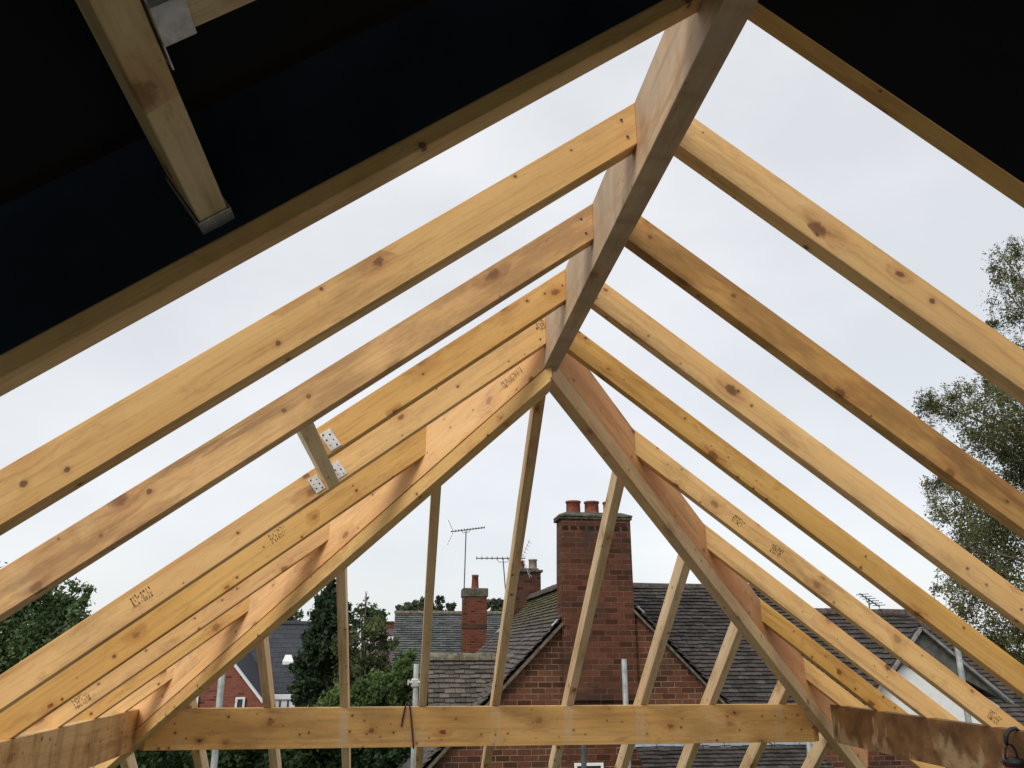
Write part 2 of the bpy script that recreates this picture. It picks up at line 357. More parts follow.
def stamp(parent, pos, xdir, zdir, nrm, wid=0.055, hei=0.03, seed=1):
    """small broken block of printed ink strokes on a timber face"""
    rr = random.Random(seed); bm = bmesh.new()
    M = Matrix((xdir.normalized(), zdir.normalized(), nrm.normalized())).transposed().to_4x4(); M.translation = Vector(pos)+nrm.normalized()*0.0012
    rows = 3
    for r in range(rows):
        x = -wid/2
        y = hei*(0.5-(r+0.5)/rows); ch = hei/rows*0.34
        while x < wid/2:
            w = rr.uniform(0.004, 0.008)
            for k in range(rr.choice((1, 2, 3))):
                t = rr.random()
                if t < 0.5:
                    xa = x+rr.random()*w*0.8; bx(bm, xa, xa+0.0016, y-ch, y+ch, 0, 0.0004)
                else:
                    ya = y+rr.choice((-ch, 0, ch)); bx(bm, x, x+w*0.8, ya-0.0008, ya+0.0008, 0, 0.0004)
            x += w+0.0025
    bm_obj('ink_stamp', bm, M_ink, parent, M)

def rafter(side, y, label, mat, kind='common', name='rafter', group=None, y2=None, clips=(), xtop=None, du=0.0, hs=None):
    yb = y if y2 is None else y2
    if side < 0:
        xt = (XR-TR/2) if xtop is None else xtop
        p0 = (-W-TAIL, y+TK/2, BL+du-MS*TAIL); p1 = (xt+0.1, yb+TK/2, BL+du+MS*(xt+0.1+W))
        cl = [((xt, 0, 0), (-1, 0, 0))]
    else:
        xt = XR+TR/2
        p0 = (W+TAIL, y+TK/2, BR+du-MS*TAIL); p1 = (xt-0.1, yb+TK/2, BR+du+MS*(W-xt+0.1))
        cl = [((xt, 0, 0), (1, 0, 0))]
    cl += list(clips)
    o = timber(name, p0, p1, TK, hs or HSQ, mat, clips=cl)
    return tag(o, label, 'rafter', group or ('rafters on the left slope' if side < 0 else 'rafters on the right slope'))

def hitY(px, py, Y): return at(px, py, Y)
sl = Vector((math.cos(TH), 0, math.sin(TH))); sr = Vector((math.cos(TH), 0, -math.sin(TH)))
slz = Vector((-math.sin(TH), 0, math.cos(TH))); srz = Vector((math.sin(TH), 0, math.cos(TH)))
NY = Vector((0, -1, 0))

# common rafters, left
yL = {1: 0.958, 2: 1.3645, 3: 1.7805, 4: 2.1653, 5: 2.5407}
rL1 = rafter(-1, yL[1], 'left slope rafter along the edge of the black roofing membrane', M_near)
rL2 = rafter(-1, yL[2], 'broad left slope rafter in open sky, next one out from the membrane edge', M_near)
rL3 = rafter(-1, yL[3], 'left slope rafter whose underside the upper end of the short crosspiece meets', M_mott)
# short trimmed rafter hung on the noggin
xn = -0.765
rL4 = rafter(-1, yL[4], 'cut short left slope rafter ending on the upper side of the short crosspiece', M_far, name='trimmed_rafter',
             clips=[(Vector((xn, 0, zl(xn)))+sl*0.019, sl)])
rL5 = rafter(-1, yL[5], 'last full left slope rafter before the hip, carrying the lower end of the crosspiece', M_far)
p = hitY(141, 597, yL[5]); stamp(rL5, p, sl, slz, NY, 0.06, 0.035, 3)
p = hitY(541, 325, yL[5]); stamp(rL5, p, sl, slz, NY, 0.03, 0.04, 5)
yR = {1: 0.968, 2: 1.3678, 3: 1.7844, 4: 2.197, 5: 2.6033}
rR1 = rafter(1, yR[1], 'right slope rafter at the edge of the black membrane', M_near)
rR2 = rafter(1, yR[2], 'broad right slope rafter crossing the open sky just beyond the membrane', M_near)
rR3 = rafter(1, yR[3], 'right slope rafter third from the membrane, the one with long dark streaks in its grain', M_mott)
rR4 = rafter(1, yR[4], 'right slope rafter fourth from the membrane, crossing in front of the birch foliage', M_pine)
rR5 = rafter(1, yR[5], 'last right slope rafter reaching the ridge board before the hip', M_pine)
# jack rafters
SJ = {}

ZB = {1: (-0.142, -0.116), -1: (-0.172, -0.172)}; ZM = {1: (-0.050, -0.026), -1: (-0.096, -0.096)}; ZTP = {1: 0.168, -1: 0.194}
def hoff(s, k): return (-0.044-0.008*k) if s > 0 else -0.010      # k = 0 at the corner, 1 at the ridge
def kx(s, x): return max(0.0, min(1.0, 1-abs(x-XR)/abs(s*W-XR)))
for s, ys in ((-1, (3.0077, 3.3839, 3.7379, 4.1139)), (1, (3.0504, 3.4559, 3.8323, 4.1795))):
    c, d, n, L = hipside(s)
    nm = ('topmost and longest', 'second highest', 'third highest', 'lowest and shortest')
    for i, y in enumerate(ys):
        sd = 'left' if s < 0 else 'right'
        SJ[(s, i)] = rafter(s, y, '%s of the jack rafters butting the %s hip from its own side slope' % (nm[i], sd), M_far if s < 0 else M_pine, name='jack_rafter',
               group='jack rafters on the %s slope' % sd, clips=[(c+n*(hoff(s, (y-D)/(YR-D))+(0.016 if s < 0 else 0.006)), n)], hs=(HSQ*1.17 if (s < 0 and i == 0) else HSQ))
stamp(SJ[(-1, 0)], hitY(277, 535, 3.0077), sl, slz, NY, 0.06, 0.04, 8)
stamp(SJ[(-1, 1)], hitY(81, 700, 3.3839), sl, slz, NY, 0.06, 0.045, 9)
stamp(SJ[(1, 0)], hitY(738, 521, 3.0504), sr, srz, NY, 0.05, 0.035, 11)
stamp(SJ[(1, 0)], hitY(776, 551, 3.0504), sr, srz, NY, 0.045, 0.04, 12)
stamp(SJ[(1, 0)], hitY(994, 717, 3.0504), sr, srz, NY, 0.05, 0.04, 14)

def nails(parent, pts):
    for q_ in pts:
        bm = bmesh.new(); M = Matrix.Translation(q_)
        ring = [bm.verts.new(M @ Vector((0.0034*math.cos(a_*math.pi/5), -0.0012, 0.0034*math.sin(a_*math.pi/5)))) for a_ in range(10)]
        bm.faces.new(ring[::-1]); bm_obj('nail_head', bm, M_hole, parent)
for o_, s_, k_ in ((rL2, -1, 2), (rL3, -1, 3), (rL5, -1, 5), (rR2, 1, 2), (rR3, 1, 3), (rR4, 1, 4), (rR5, 1, 5)):
    yy_ = (yL if s_ < 0 else yR)[k_]
    xx_ = XR+s_*(TR/2+0.022); zz_ = (zl(xx_) if s_ < 0 else zr_(xx_))
    nails(o_, [Vector((xx_, yy_-0.0012, zz_+0.030)), Vector((xx_+s_*0.012, yy_-0.0012, zz_+0.072))])
# ridge board
rb = timber('ridge_board', (XR, -1.6, 1.26), (XR, YR+0.03, 1.2605), TR, 0.187, M_ridge)
tag(rb, 'deep weathered grey ridge board running up overhead between both slopes', 'ridge board')

# hips: deep upper board with a second board fixed under it
for s in (-1, 1):
    c, d, n, L = hipside(s)
    sd = 'left' if s < 0 else 'right'
    hh = MS*W; m = hh/L
    dv = Vector((d.x, d.y, m))
    t0, t1 = -0.62, L+0.05
    ch = math.cos(math.atan(m))
    root = thing('hip_rafter', c+Vector((0, 0, -0.1)), '%s hip rafter of two stacked boards falling from the ridge to the %s corner' % (sd, sd), 'hip rafter', 'hip rafters')
    def hp(t, dz, off=0.0): return c + d*t + n*(off+hoff(s, t/L)) + Vector((0, 0, m*t+(dz[0]+(dz[1]-dz[0])*t/L if isinstance(dz, tuple) else dz)))
    clip = [((XR+s*0.001, 0, 0), (s, 0, 0))]
    up_ = timber('upper_board', hp(t0, ZM[s]), hp(t1, ZM[s]), 0.044, ZTP[s]*ch, M_hip if s < 0 else M_hipR, parent=root, clips=clip)
    timber('shadow_gap_strip', hp(t0, ZM[s][0]-0.009 if False else tuple(z_-0.012 for z_ in ZM[s])), hp(t1, tuple(z_-0.012 for z_ in ZM[s])), 0.028, 0.0115*ch, M_seam, parent=root, clips=clip, bev=0)  # dark strip standing in for the shadow line between the two boards
    lo_ = timber('lower_board', hp(t0, ZB[s], 0.004), hp(t1+0.02, ZB[s], 0.004), 0.052, (ZM[s][0]-0.012-ZB[s][0])*ch, M_hipl if s < 0 else M_hipr, parent=root, clips=clip)
    if s < 0:
        q = hp(L-0.17, -0.02, 0.0235); stamp(up_, q, Vector((d.x, d.y, m)), Vector((-d.x*m, -d.y*m, 1)), n, 0.10, 0.035, 21)

# purlin-like beams
bE = timber('end_beam', (-W+0.01, D+0.0235, -0.189), (W+0.05, D+0.0235, -0.189), 0.047, 0.189, M_beamE, clips=[(hipside(q_)[0]+hipside(q_)[2]*(hoff(q_, 0)-0.022), -hipside(q_)[2]) for q_ in (-1, 1)])
tag(bE, 'long knotty beam running level across under the hip end', 'beam', 'eaves beams')
bLo = timber('side_beam', (-W-0.0235, -0.4, -0.189), (-W-0.0235, D+0.02, -0.189), 0.047, 0.189, M_beamL)
tag(bLo, 'left side beam with brown vertical streaks under the rafter feet', 'beam', 'eaves beams')
bRo = timber('side_beam', (W+0.0235, -0.4, -0.189), (W+0.0235, D-0.03, -0.189), 0.047, 0.189, M_beamR)
tag(bRo, 'right side beam blotched with dark wet stains and grey patches', 'beam', 'eaves beams')

# hip-end (fan) jacks
ME = MS*W/(D-YR)
fan = [(-1.96, 'outermost left corner'), (-1.585, 'leftmost short'), (-1.195, 'second from left'), (-0.813, 'third from left, before the dark conifer,'), (-0.413, 'fourth from left'),
       (-0.032, 'central crown'), (0.362, 'first right of centre, before big chimney,'), (0.767, 'second right of centre'), (1.150, 'third right of centre'), (1.548, 'fourth right of centre, short'), (1.95, 'outermost right corner')]
for i, (x, txt) in enumerate(fan):
    s = -1 if x < XR else 1
    c, d, n, L = hipside(s)
    zt = MS*W
    cl = [(c+n*(hoff(s, kx(s, x))-0.020), -n)] if abs(x-XR) > 0.03 else [((0, YR+0.035, 0), (0, 1, 0))]
    if abs(x-XR) <= 0.03:
        for s2 in (-1, 1):
            c2, d2, n2, L2 = hipside(s2)
            cl.append((c2+n2*(hoff(s2, 1)-0.020), -n2))
    o = timber('hip_end_rafter', (x, D+TAIL, BL-ME*TAIL), (x, YR-0.1, BL+ME*(D-YR+0.1)), TK, DEP*math.cos(math.atan(ME)), M_jack, clips=cl)
    tag(o, '%s rafter of the hip end beyond the level beam' % txt, 'rafter', 'hip end rafters')

# noggin (crosspiece) with perforated brackets
root = thing('crosspiece', (xn, yL[3]+TK, zl(xn)), 'short olive crosspiece fixed between two left slope rafters with perforated steel brackets', 'crosspiece')
timber('timber_block', (xn, yL[3]+TK, zl(xn)+0.001), (xn, yL[5]-0.001, zl(xn)+0.001), 0.038, 0.089, M_dark, up=slz, parent=root)
def bracket(name, cpos, xd, zd, nd, w, h, parent, holes=6, seed=0):
    rr = random.Random(seed)
    M = Matrix((xd.normalized(), zd.normalized(), nd.normalized())).transposed().to_4x4(); M.translation = Vector(cpos)
    bm = bmesh.new(); bx(bm, -w/2, w/2, -h/2, h/2, 0, 0.0015, bev=0.0006)
    o = bm_obj(name, bm, M_galvb, parent, M)
    bm = bmesh.new()
    for k in range(holes):
        u = (-0.28 if k % 2 else 0.22)*w; v = (-0.38+0.76*k/(holes-1))*h
        r = 0.0032 if rr.random() < 0.6 else 0.0022
        ring = [bm.verts.new((u+r*math.cos(a*math.pi/4), v+r*math.sin(a*math.pi/4), 0.0022)) for a in range(8)]
        bm.faces.new(ring)
    bm_obj('nail_holes', bm, M_hole, o, M)
bz = zl(xn)
P4 = Vector((xn, yL[4]-0.0016, bz))+sl*0.050+slz*0.034
P5a = Vector((xn, yL[5]-0.0016, bz))+sl*0.040+slz*0.036
P5b = Vector((xn, yL[5]-0.0016, bz))-sl*0.042+slz*0.036
bracket('bracket', P4, sl, slz, NY, 0.034, 0.060, root, 6, 1)
bracket('bracket', P5a, sl, slz, NY, 0.034, 0.055, root, 6, 2)
bracket('bracket', P5b, sl, slz, NY, 0.034, 0.055, root, 6, 3)

# trimmer in the covered part, hung on rafter 1, with a trimmed rafter hung on it
xt = -0.779
def zt(x): return zl(x)+0.052
root = thing('trimmer_beam', (xt, yL[1], zt(xt)), 'shaded trimmer timber hanging below the black membrane with a steel hanger at its end', 'trimmer')
timber('timber_length', (xt, -0.2, zt(xt)-0.006), (xt, yL[1]-0.002, zt(xt)), 0.040, 0.092, M_dark, up=slz, parent=root)
def hanger(name, pos, run, up, parent, w=0.044, h=0.10, ln=0.03):
    """strap wrapping under a timber end; run = direction of the timber, up = its depth direction"""
    x = run.normalized(); y = up.cross(x).normalized(); z = x.cross(y)
    M = Matrix((x, y, z)).transposed().to_4x4(); M.translation = Vector(pos)
    bm = bmesh.new(); t = 0.0018
    bx(bm, -ln, 0, -w/2, w/2, -t, 0, bev=0.0004)
    for sgn in (-1, 1):
        a, b = sorted((sgn*w/2, sgn*(w/2+t)))
        bx(bm, -ln, 0, a, b, -t, h, bev=0.0004)
        a, b = sorted((sgn*(w/2+t), sgn*(w/2+0.04)))
        bx(bm, -t, 0, a, b, 0.005, h, bev=0.0004)
    return bm_obj(name, bm, M_galv, parent, M)
hanger('steel_hanger', (xt, yL[1]-0.002, zt(xt)-0.001), Vector((0, 1, 0)), slz, root)
y0 = 0.590
root = thing('trimmed_rafter', (xt+0.03, y0, zt(xt)), 'short shaded rafter at the top edge, hung on the trimmer by a steel strap', 'rafter')
a = Vector((xt, y0+0.02, zt(xt)))+sl*0.022
timber('timber_length', a-slz*0.002, a+sl*0.85-slz*0.002, 0.040, 0.092, M_dark, parent=root, clips=[((XR-TR/2, 0, 0), (-1, 0, 0))])
hanger('steel_hanger', a-slz*0.003, -sl, slz, root, 0.044, 0.10, 0.034)

# membrane: two sheets either side of the ridge over the covered part
def sheet(name, side, y0, y1, dz0, dz1, mat, label, x_in=None, sag=0.01, grp='membrane sheets', prof=None):
    bm = bmesh.new(); nx, ny = 70, 30
    xe = W+TAIL; g = []
    if prof: ny = len(prof)-1
    for i in range(nx+1):
        row = []
        for j in range(ny+1):
            t = i/nx; u = j/ny
            xx = xe + ((0.035) - xe)*t
            y = y0+(y1-y0)*u
            z = MS*(W-xx) + dz0+(dz1-dz0)*u - sag*math.sin(u*math.pi) + mnoise.noise(Vector((xx*2.3, y*3.1, side*5)))*0.010*math.sin(u*math.pi) + 0.010*abs(mnoise.noise(Vector((xx*7, y*2.2, side*3+4))))*min(1, 8*u*(1-u))
            if prof: y = prof[j][0]; z = MS*(W-xx)+prof[j][1] + mnoise.noise(Vector((xx*2.3, j*0.7, side*5)))*0.004*(j < ny)
            row.append(bm.verts.new((side*xx, y, z)))
        g.append(row)
    for i in range(nx):
        for j in range(ny):
            bm.faces.new((g[i][j], g[i+1][j], g[i+1][j+1], g[i][j+1]))
    o = bm_obj(name, bm, mat, None, None, True)
    return tag(o, label, 'membrane', grp)
sheet('roofing_membrane', -1, -1.8, 0.93, 0.21, 0.195, M_memb, 'black roofing membrane covering the left slope overhead', sag=0.0)
sheet('membrane_lap', -1, 0.79, 0.9625, 0.184, 0.029, M_memb2, 'navy strip of membrane lapped along the left rafter at the opening', sag=0.0, grp=None, prof=[(0.855, 0.176), (0.87, 0.170), (0.90, 0.166), (0.938, 0.160), (0.950, 0.09), (0.9545, 0.038)])
sheet('roofing_membrane', 1, -1.8, 0.967, 0.16, 0.002, M_memb, 'black roofing membrane covering the right slope overhead', sag=0.0)

# cord over the end beam
pc = lambda px, py, yy: at(px, py, yy)
root = None
bm = bmesh.new()
pts = [pc(401.5, 727, D-0.006), pc(403, 718, D-0.006), pc(405, 708, D-0.007), pc(406.5, 703, D+0.005), pc(408, 702.5, D+0.02), pc(409.5, 704.5, D-0.006), pc(411, 718, D-0.007), pc(412.6, 735, D-0.007), pc(413.5, 749, D-0.006)]
fine = []
for i in range(len(pts)-1):
    for k in range(4): fine.append(pts[i].lerp(pts[i+1], k/4))
fine.append(pts[-1])
tube(bm, fine, 0.0042, 8)
tag(bm_obj('cord', bm, M_cord, None, None, True), 'thin purple cord looped over the level end beam', 'cord')

# hanging lamp on the right beam
lp = at(1016, 762, 2.9)
root = thing('hanging_lamp', lp, 'red lamp with black cap hanging by a hook on the right side beam', 'lamp')
bm = bmesh.new()
hk = [(0.030, -0.012), (0.034, 0.0), (0.036, 0.012), (0.030, 0.024)]
base = lp
K = 1.45
def lv(x, y, z): return base+Vector((x, y, z))*K
tube(bm, [lv(-0.016, 0, 0.040), lv(-0.017, 0, 0.050), lv(-0.013, 0.002, 0.062), lv(-0.004, 0.004, 0.071), lv(0.008, 0.006, 0.077), lv(0.022, 0.006, 0.079), lv(0.034, 0.008, 0.070)], [0.004*K, 0.0055*K, 0.0065*K, 0.006*K, 0.0055*K, 0.005*K, 0.004*K], 12)
bm_obj('hook', bm, M_black, root, None, True)
bm = bmesh.new()
tube(bm, [lv(-0.010+0.017*math.cos(t_), 0, 0.008+0.034*math.sin(t_)) for t_ in [math.pi*k/14 for k in range(15)]], 0.0028*K, 8)
bm_obj('bail', bm, M_black, root, None, True)
bm = bmesh.new(); lathe(bm, [(a_*K, b_*K) for a_, b_ in ((0.022, -0.010), (0.027, -0.008), (0.029, 0.0), (0.026, 0.006), (0.012, 0.011), (0.003, 0.012))], lv(-0.004, 0, 0), 32)
bm_obj('cap', bm, M_black, root, None, True)
bm = bmesh.new(); lathe(bm, [(a_*K, b_*K) for a_, b_ in ((0.020, -0.075), (0.024, -0.070), (0.026, -0.04), (0.025, -0.0101))], lv(-0.004, 0, 0), 32)
bm_obj('body', bm, M_red, root, None, True)

# loft floor below the camera, out of view, added to bounce light onto the timbers
bm = bmesh.new()
for k in range(24):
    bx(bm, -W+0.02+k*0.148, -W+0.02+k*0.148+0.145, -1.8, D-0.1, -1.24, -1.22, bev=0.001)
tag(bm_obj('loft_bounce_floor', bm, plain('bounce_boards', (0.26, 0.26, 0.28), 0.9)), kind='structure')

# ------------------------------------------------------------------ scaffold poles
def pole(px0, py0, px1, py1, Y, mat, label, r=0.024, ext=2.5, clamp=None):
    a = at(px0, py0, Y); b = at(px1, py1, Y); d = (b-a).normalized()
    root = thing('scaffold_pole', b+d*ext, label, 'scaffold pole', 'scaffold poles')
    bm = bmesh.new(); tube(bm, [a, a.lerp(b+d*ext, 0.5), b+d*ext], r, 14); bm_obj('tube', bm, mat, root, None, False)
    if clamp:
        c = at(clamp[0], clamp[1], Y)
        bm = bmesh.new()
        M = Matrix.Translation(c)
        bx(bm, -r*1.5, r*1.5, -r*1.5, r*1.5, -0.028, 0.028, M, bev=0.008)
        tube(bm, [c+Vector((-r*2.6, -r, 0.005)), c+Vector((r*2.6, -r, 0.005))], 0.009, 8)
        bx(bm, -r*2.9, -r*2.2, -r*1.8, -r*0.4, -0.012, 0.02, M, bev=0.003)
        bm_obj('clamp', bm, M_galv, root)
pole(222.5, 668, 214, 766, 5.6, M_steel, 'pale scaffold pole against the far red brick gable at left', r=0.021)
pole(416.3, 664, 413.2, 766, 5.4, M_steel, 'scaffold pole with a clamp beside the green bush', r=0.017, clamp=(415, 683))
pole(624.0, 659, 628, 766, 6.3, M_steel, 'scaffold pole ending in front of the big brick gable', r=0.021)
pole(583, 716, 584, 768, 6.4, M_steeld, 'dark scaffold pole under the beam before the white window frame', r=0.021)
pole(807, 712, 810.5, 768, 6.2, M_steel, 'scaffold pole low at the right corner of the hip end', r=0.021)
pole(957, 645, 969, 724, 5.4, M_steel, 'slanting scaffold pole in front of the white gable at right', r=0.020)

# ------------------------------------------------------------------ tiled roofs and houses
def tiles(name, origin, ux, uy, width, length, mat, parent, gauge=0.10, tw=0.165, thick=0.013, jit=0.004, keep=None, base=True, lift=0.034):
    ux = Vector(ux).normalized(); uy = Vector(uy).normalized(); nz = ux.cross(uy)
    M = Matrix((ux, uy, nz)).transposed().to_4x4(); M.translation = Vector(origin)
    rr = random.Random(hash(name) % 1000 + int(width*100))
    rr = random.Random(int(width*977+length*131))
    V = []; Fc = []
    rows = int(length/gauge)+1
    for r in range(rows):
        y = r*gauge
        off = -tw/2 if r % 2 else 0.0
        k = 0; x = off
        while x < width:
            x0 = max(0, x+0.003); x1 = min(width, x+tw-0.003)
            x += tw
            if x1-x0 < 0.02: continue
            if keep and not keep((x0+x1)/2, y): continue
            j = rr.uniform(-jit, jit); jl = rr.uniform(-jit, jit)*1.5; tl = rr.uniform(-0.003, 0.003)
            ya = y-0.012+jl; yb = min(y+gauge+0.02, length)
            if yb <= ya: continue
            zt = lift+j; n = len(V)
            V += [(x0, ya, zt+tl), (x1, ya, zt-tl), (x1, yb, 0.004), (x0, yb, 0.004), (x0, ya, zt-thick+tl), (x1, ya, zt-thick-tl), (x1, yb, -0.006), (x0, yb, -0.006)]
            Fc += [(n, n+1, n+2, n+3), (n+4, n+5, n+1, n), (n+5, n+6, n+2, n+1), (n+7, n+4, n, n+3)]
    me = bpy.data.meshes.new(name); me.from_pydata(V, [], Fc)
    return link(name, me, mat, parent, M)
def ridgerun(name, p0, p1, r, mat, parent, seg=0.45):
    p0, p1 = Vector(p0), Vector(p1); L = (p1-p0).length; d = (p1-p0).normalized(); s = d.cross(Vector((0, 0, 1))).normalized()
    bm = bmesh.new(); n = max(1, int(L/seg)); rr = random.Random(int(L*100))
    for i in range(n):
        a = p0+d*(L*i/n); b = p0+d*(L*(i+1)/n-0.008); dz = rr.uniform(-0.006, 0.006)
        ra = []
        for q, sc in ((a, 1.04), (b, 0.98)):
            ra.append([bm.verts.new(q + s*(math.cos(t)*r*sc) + Vector((0, 0, math.sin(t)*r*sc - r*0.35+dz))) for t in [math.pi*k/8 for k in range(9)]])
        for k in range(8): bm.faces.new((ra[0][k], ra[0][k+1], ra[1][k+1], ra[1][k]))
        bm.faces.new(ra[0][::-1]); bm.faces.new(ra[1])
    return bm_obj(name, bm, mat, parent, None, False)
def wallpoly(name, pts, y0, y1, mat, parent):
    """pts in (x,z); extruded from y0 (front) to y1"""
    bm = bmesh.new()
    a = [bm.verts.new((x, y0, z)) for x, z in pts]; b = [bm.verts.new((x, y1, z)) for x, z in pts]
    bm.faces.new(a); bm.faces.new(b[::-1])
    for i in range(len(pts)): bm.faces.new((a[i], b[i], b[(i+1) % len(pts)], a[(i+1) % len(pts)]))
    bmesh.ops.recalc_face_normals(bm, faces=bm.faces)
    return bm_obj(name, bm, mat, parent)
def strip(name, pts, w, h, mat, parent, up=Vector((0, 0, 1))):
    """bar through points (centre line)"""
    bm = bmesh.new()
    for i in range(len(pts)-1):
        a, b = Vector(pts[i]), Vector(pts[i+1]); x = (b-a).normalized(); y = up.cross(x).normalized(); z = x.cross(y)
        M = Matrix((x, y, z)).transposed().to_4x4(); M.translation = a
        bx(bm, 0, (b-a).length, -w/2, w/2, -h/2, h/2, M)
    return bm_obj(name, bm, mat, parent)
def pot(parent, c, r0, r1, h, mat):
    bm = bmesh.new()
    lathe(bm, [(r0, 0), (r0*0.98, h*0.1), (r1, h*0.86), (r1*1.12, h*0.87), (r1*1.12, h), (r1*0.85, h), (r1*0.8, h*0.5)], c, 24)
    return bm_obj('chimney_pot', bm, mat, parent, None, True)
GZ = -5.6

# --- main neighbour: brick gable with the big chimney
ZR = 1.1388; AX = 1.8346; AY = 9.5
hA = thing('brick_house', (AX, AY, GZ), 'dark red brick gable house with a broad four flue chimney and tiled roofs', 'house', 'houses beyond the roof frame')
wl, wr = AX-3.2, AX+2.4
wallpoly('gable_wall', [(wl, GZ), (wr+0.9, GZ), (wr+0.9, -1.9), (AX+3.0, ZR-3.05), (AX, ZR-0.05), (wl, ZR-0.05-(AX-wl))], AY, AY+0.30, M_brick, hA)
LS = 3.3*math.sqrt(2)
YB = 15.9
# left slope (seen at a glancing angle), origin at its far eave so x runs towards the camera
tiles('left_roof_slope', (AX-3.3, YB, ZR-3.3), (0, -1, 0), (1, 0, 1), YB-AY+0.06, LS, M_tilem, hA, gauge=0.074, tw=0.14)
tiles('right_roof_slope', (AX+3.3, AY-0.06, ZR-3.3), (0, 1, 0), (-1, 0, 1), YB-AY, LS, M_tile, hA)
ridgerun('ridge_tiles', (AX, AY-0.02, ZR+0.03), (AX, YB, ZR+0.03), 0.11, M_ridget, hA)
# wing to the right, ridge across
WY = 11.02; WX1 = 4.80
tiles('wing_roof_slope', (AX, WY-1.52, ZR-1.52), (1, 0, 0), (0, 1, 1), WX1-AX, 1.52*math.sqrt(2), M_tile, hA, gauge=0.066, tw=0.135)
tiles('wing_rear_slope', (WX1, WY+1.9, ZR-1.9), (-1, 0, 0), (0, -1, 1), WX1-AX, 1.9*math.sqrt(2), M_tile, hA)
ridgerun('ridge_tiles', (AX, WY, ZR-0.03), (WX1+0.02, WY, ZR-0.03), 0.075, M_ridget, hA)
wallpoly('wing_wall', [(AX+1.2, GZ), (WX1-0.05, GZ), (WX1-0.05, ZR-1.57), (AX+1.2, ZR-1.57)], WY-1.45, WY+1.85, M_brick, hA)
bm = bmesh.new(); a = [Vector((WX1-0.05, WY-1.45, ZR-1.55)), Vector((WX1-0.05, WY+1.85, ZR-1.93)), Vector((WX1-0.05, WY, ZR-0.05))]
poly(bm, a); poly(bm, [v+Vector((-0.2, 0, 0)) for v in a][::-1]); bm_obj('wing_gable', bm, M_brick, hA)
# verges
def vg(s, L, nm):
    bm = bmesh.new(); k0 = 0.54 if s < 0 else 0.385
    a = Vector((AX+s*k0, AY-0.045, ZR-0.015-k0)); b = Vector((AX+s*L, AY-0.045, ZR-0.015-L))
    x = (b-a).normalized(); y = Vector((0, 1, 0)); z = x.cross(y)*(-1 if s < 0 else 1)
    z = Vector((0, 0, 1)) - x*x.z; z.normalize()
    M = Matrix((x, z.cross(x), z)).transposed().to_4x4(); M.translation = a
    bx(bm, 0, (b-a).length, -0.045, 0.045, -0.055, -0.028, M)
    return bm_obj(nm, bm, M_mortar, hA)
vg(-1, 3.3, 'verge'); vg(1, 3.0, 'verge')
# chimney stack
ch = wallpoly('chimney', [(1.312, -0.3), (2.205, -0.3), (2.205, 1.80), (2.185, 1.80), (1.325, 1.80), (1.312, 1.0)], AY-0.065, AY+0.27, M_brickc, hA)
# dark recessed header band, rows of projecting bricks at arrises
bm = bmesh.new()
for k in range(8):
    x0 = 1.335+k*0.108
    bx(bm, x0, x0+0.075, AY-0.0685, AY-0.064, 1.665, 1.715)
M_soot = plain('sooty_header_bricks', (0.016, 0.013, 0.012), 0.9)
bm_obj('header_band', bm, M_soot, ch)
bm = bmesh.new()
bx(bm, 1.29, 2.225, AY-0.085, AY+0.30, 1.795, 1.83, bev=0.008)
b0 = [(1.290, AY-0.100), (2.228, AY-0.100), (2.228, AY+0.30), (1.290, AY+0.30)]
b1 = [(1.40, AY+0.02), (2.12, AY+0.02), (2.12, AY+0.20), (1.40, AY+0.20)]
lo = [bm.verts.new((x, y, 1.83)) for x, y in b0]; mi = [bm.verts.new((x, y, 1.850)) for x, y in b0]; hi = [bm.verts.new((x, y, 1.90)) for x, y in b1]
bm.faces.new(lo[::-1]); bm.faces.new(hi)
for k in range(4):
    bm.faces.new((lo[k], lo[(k+1) % 4], mi[(k+1) % 4], mi[k])); bm.faces.new((mi[k], mi[(k+1) % 4], hi[(k+1) % 4], hi[k]))
bm_obj('flaunching', bm, M_conc, ch)
for xx in (1.515, 1.755, 2.0):
    pot(ch, (xx, AY+0.11, 1.885), 0.094, 0.088, 0.165, M_pot)
# lead soakers where the stack meets the slopes
for s, x0 in ((-1, 1.312), (1, 2.205)):
    bm = bmesh.new(); xx = x0+s*0.07; zz = ZR-abs(xx-AX)
    bx(bm, -0.06, 0.05, -0.006, 0.05, 0.016, 0.030, Matrix.Translation((xx, AY-0.07, zz)) @ Matrix.Rotation(s*math.radians(45), 4, 'Y'), bev=0.004)
    bm_obj('lead_soaker', bm, M_lead, ch)
# second chimney farther back on the same ridge
c2 = at(533, 605, 15.2)
x0 = at(514, 600, 15.2).x; x1 = at(541, 600, 15.2).x; zt2 = at(541, 572.5, 15.2).z
ch2 = wallpoly('chimney', [(x0, -0.3), (x1, -0.3), (x1, zt2), (x0, zt2)], 15.2, 15.8, M_brickt, hA)
bm = bmesh.new(); bx(bm, x0-0.04, x1+0.04, 15.16, 15.84, zt2, zt2+0.05, bev=0.01); bx(bm, x0+0.03, x1-0.03, 15.25, 15.75, zt2+0.05, zt2+0.085, bev=0.01)
bm_obj('flaunching', bm, M_conc, ch2)
pot(ch2, (at(533, 600, 15.5).x, 15.5, zt2+0.08), 0.085, 0.08, 0.2, M_potb)
pot(ch2, (at(521, 600, 15.5).x, 15.5, zt2+0.08), 0.075, 0.07, 0.17, M_pot)
bm = bmesh.new(); M = Matrix.Translation((x0+0.02, 15.1, ZR-(AX-x0)+0.02)); 
strip('lead_apron', [(x0-0.05, 15.12, ZR-(AX-x0)+0.03), (x0-0.33, 15.12, ZR-(AX-x0)-0.25)], 0.10, 0.03, M_lead, ch2)
bm.free()
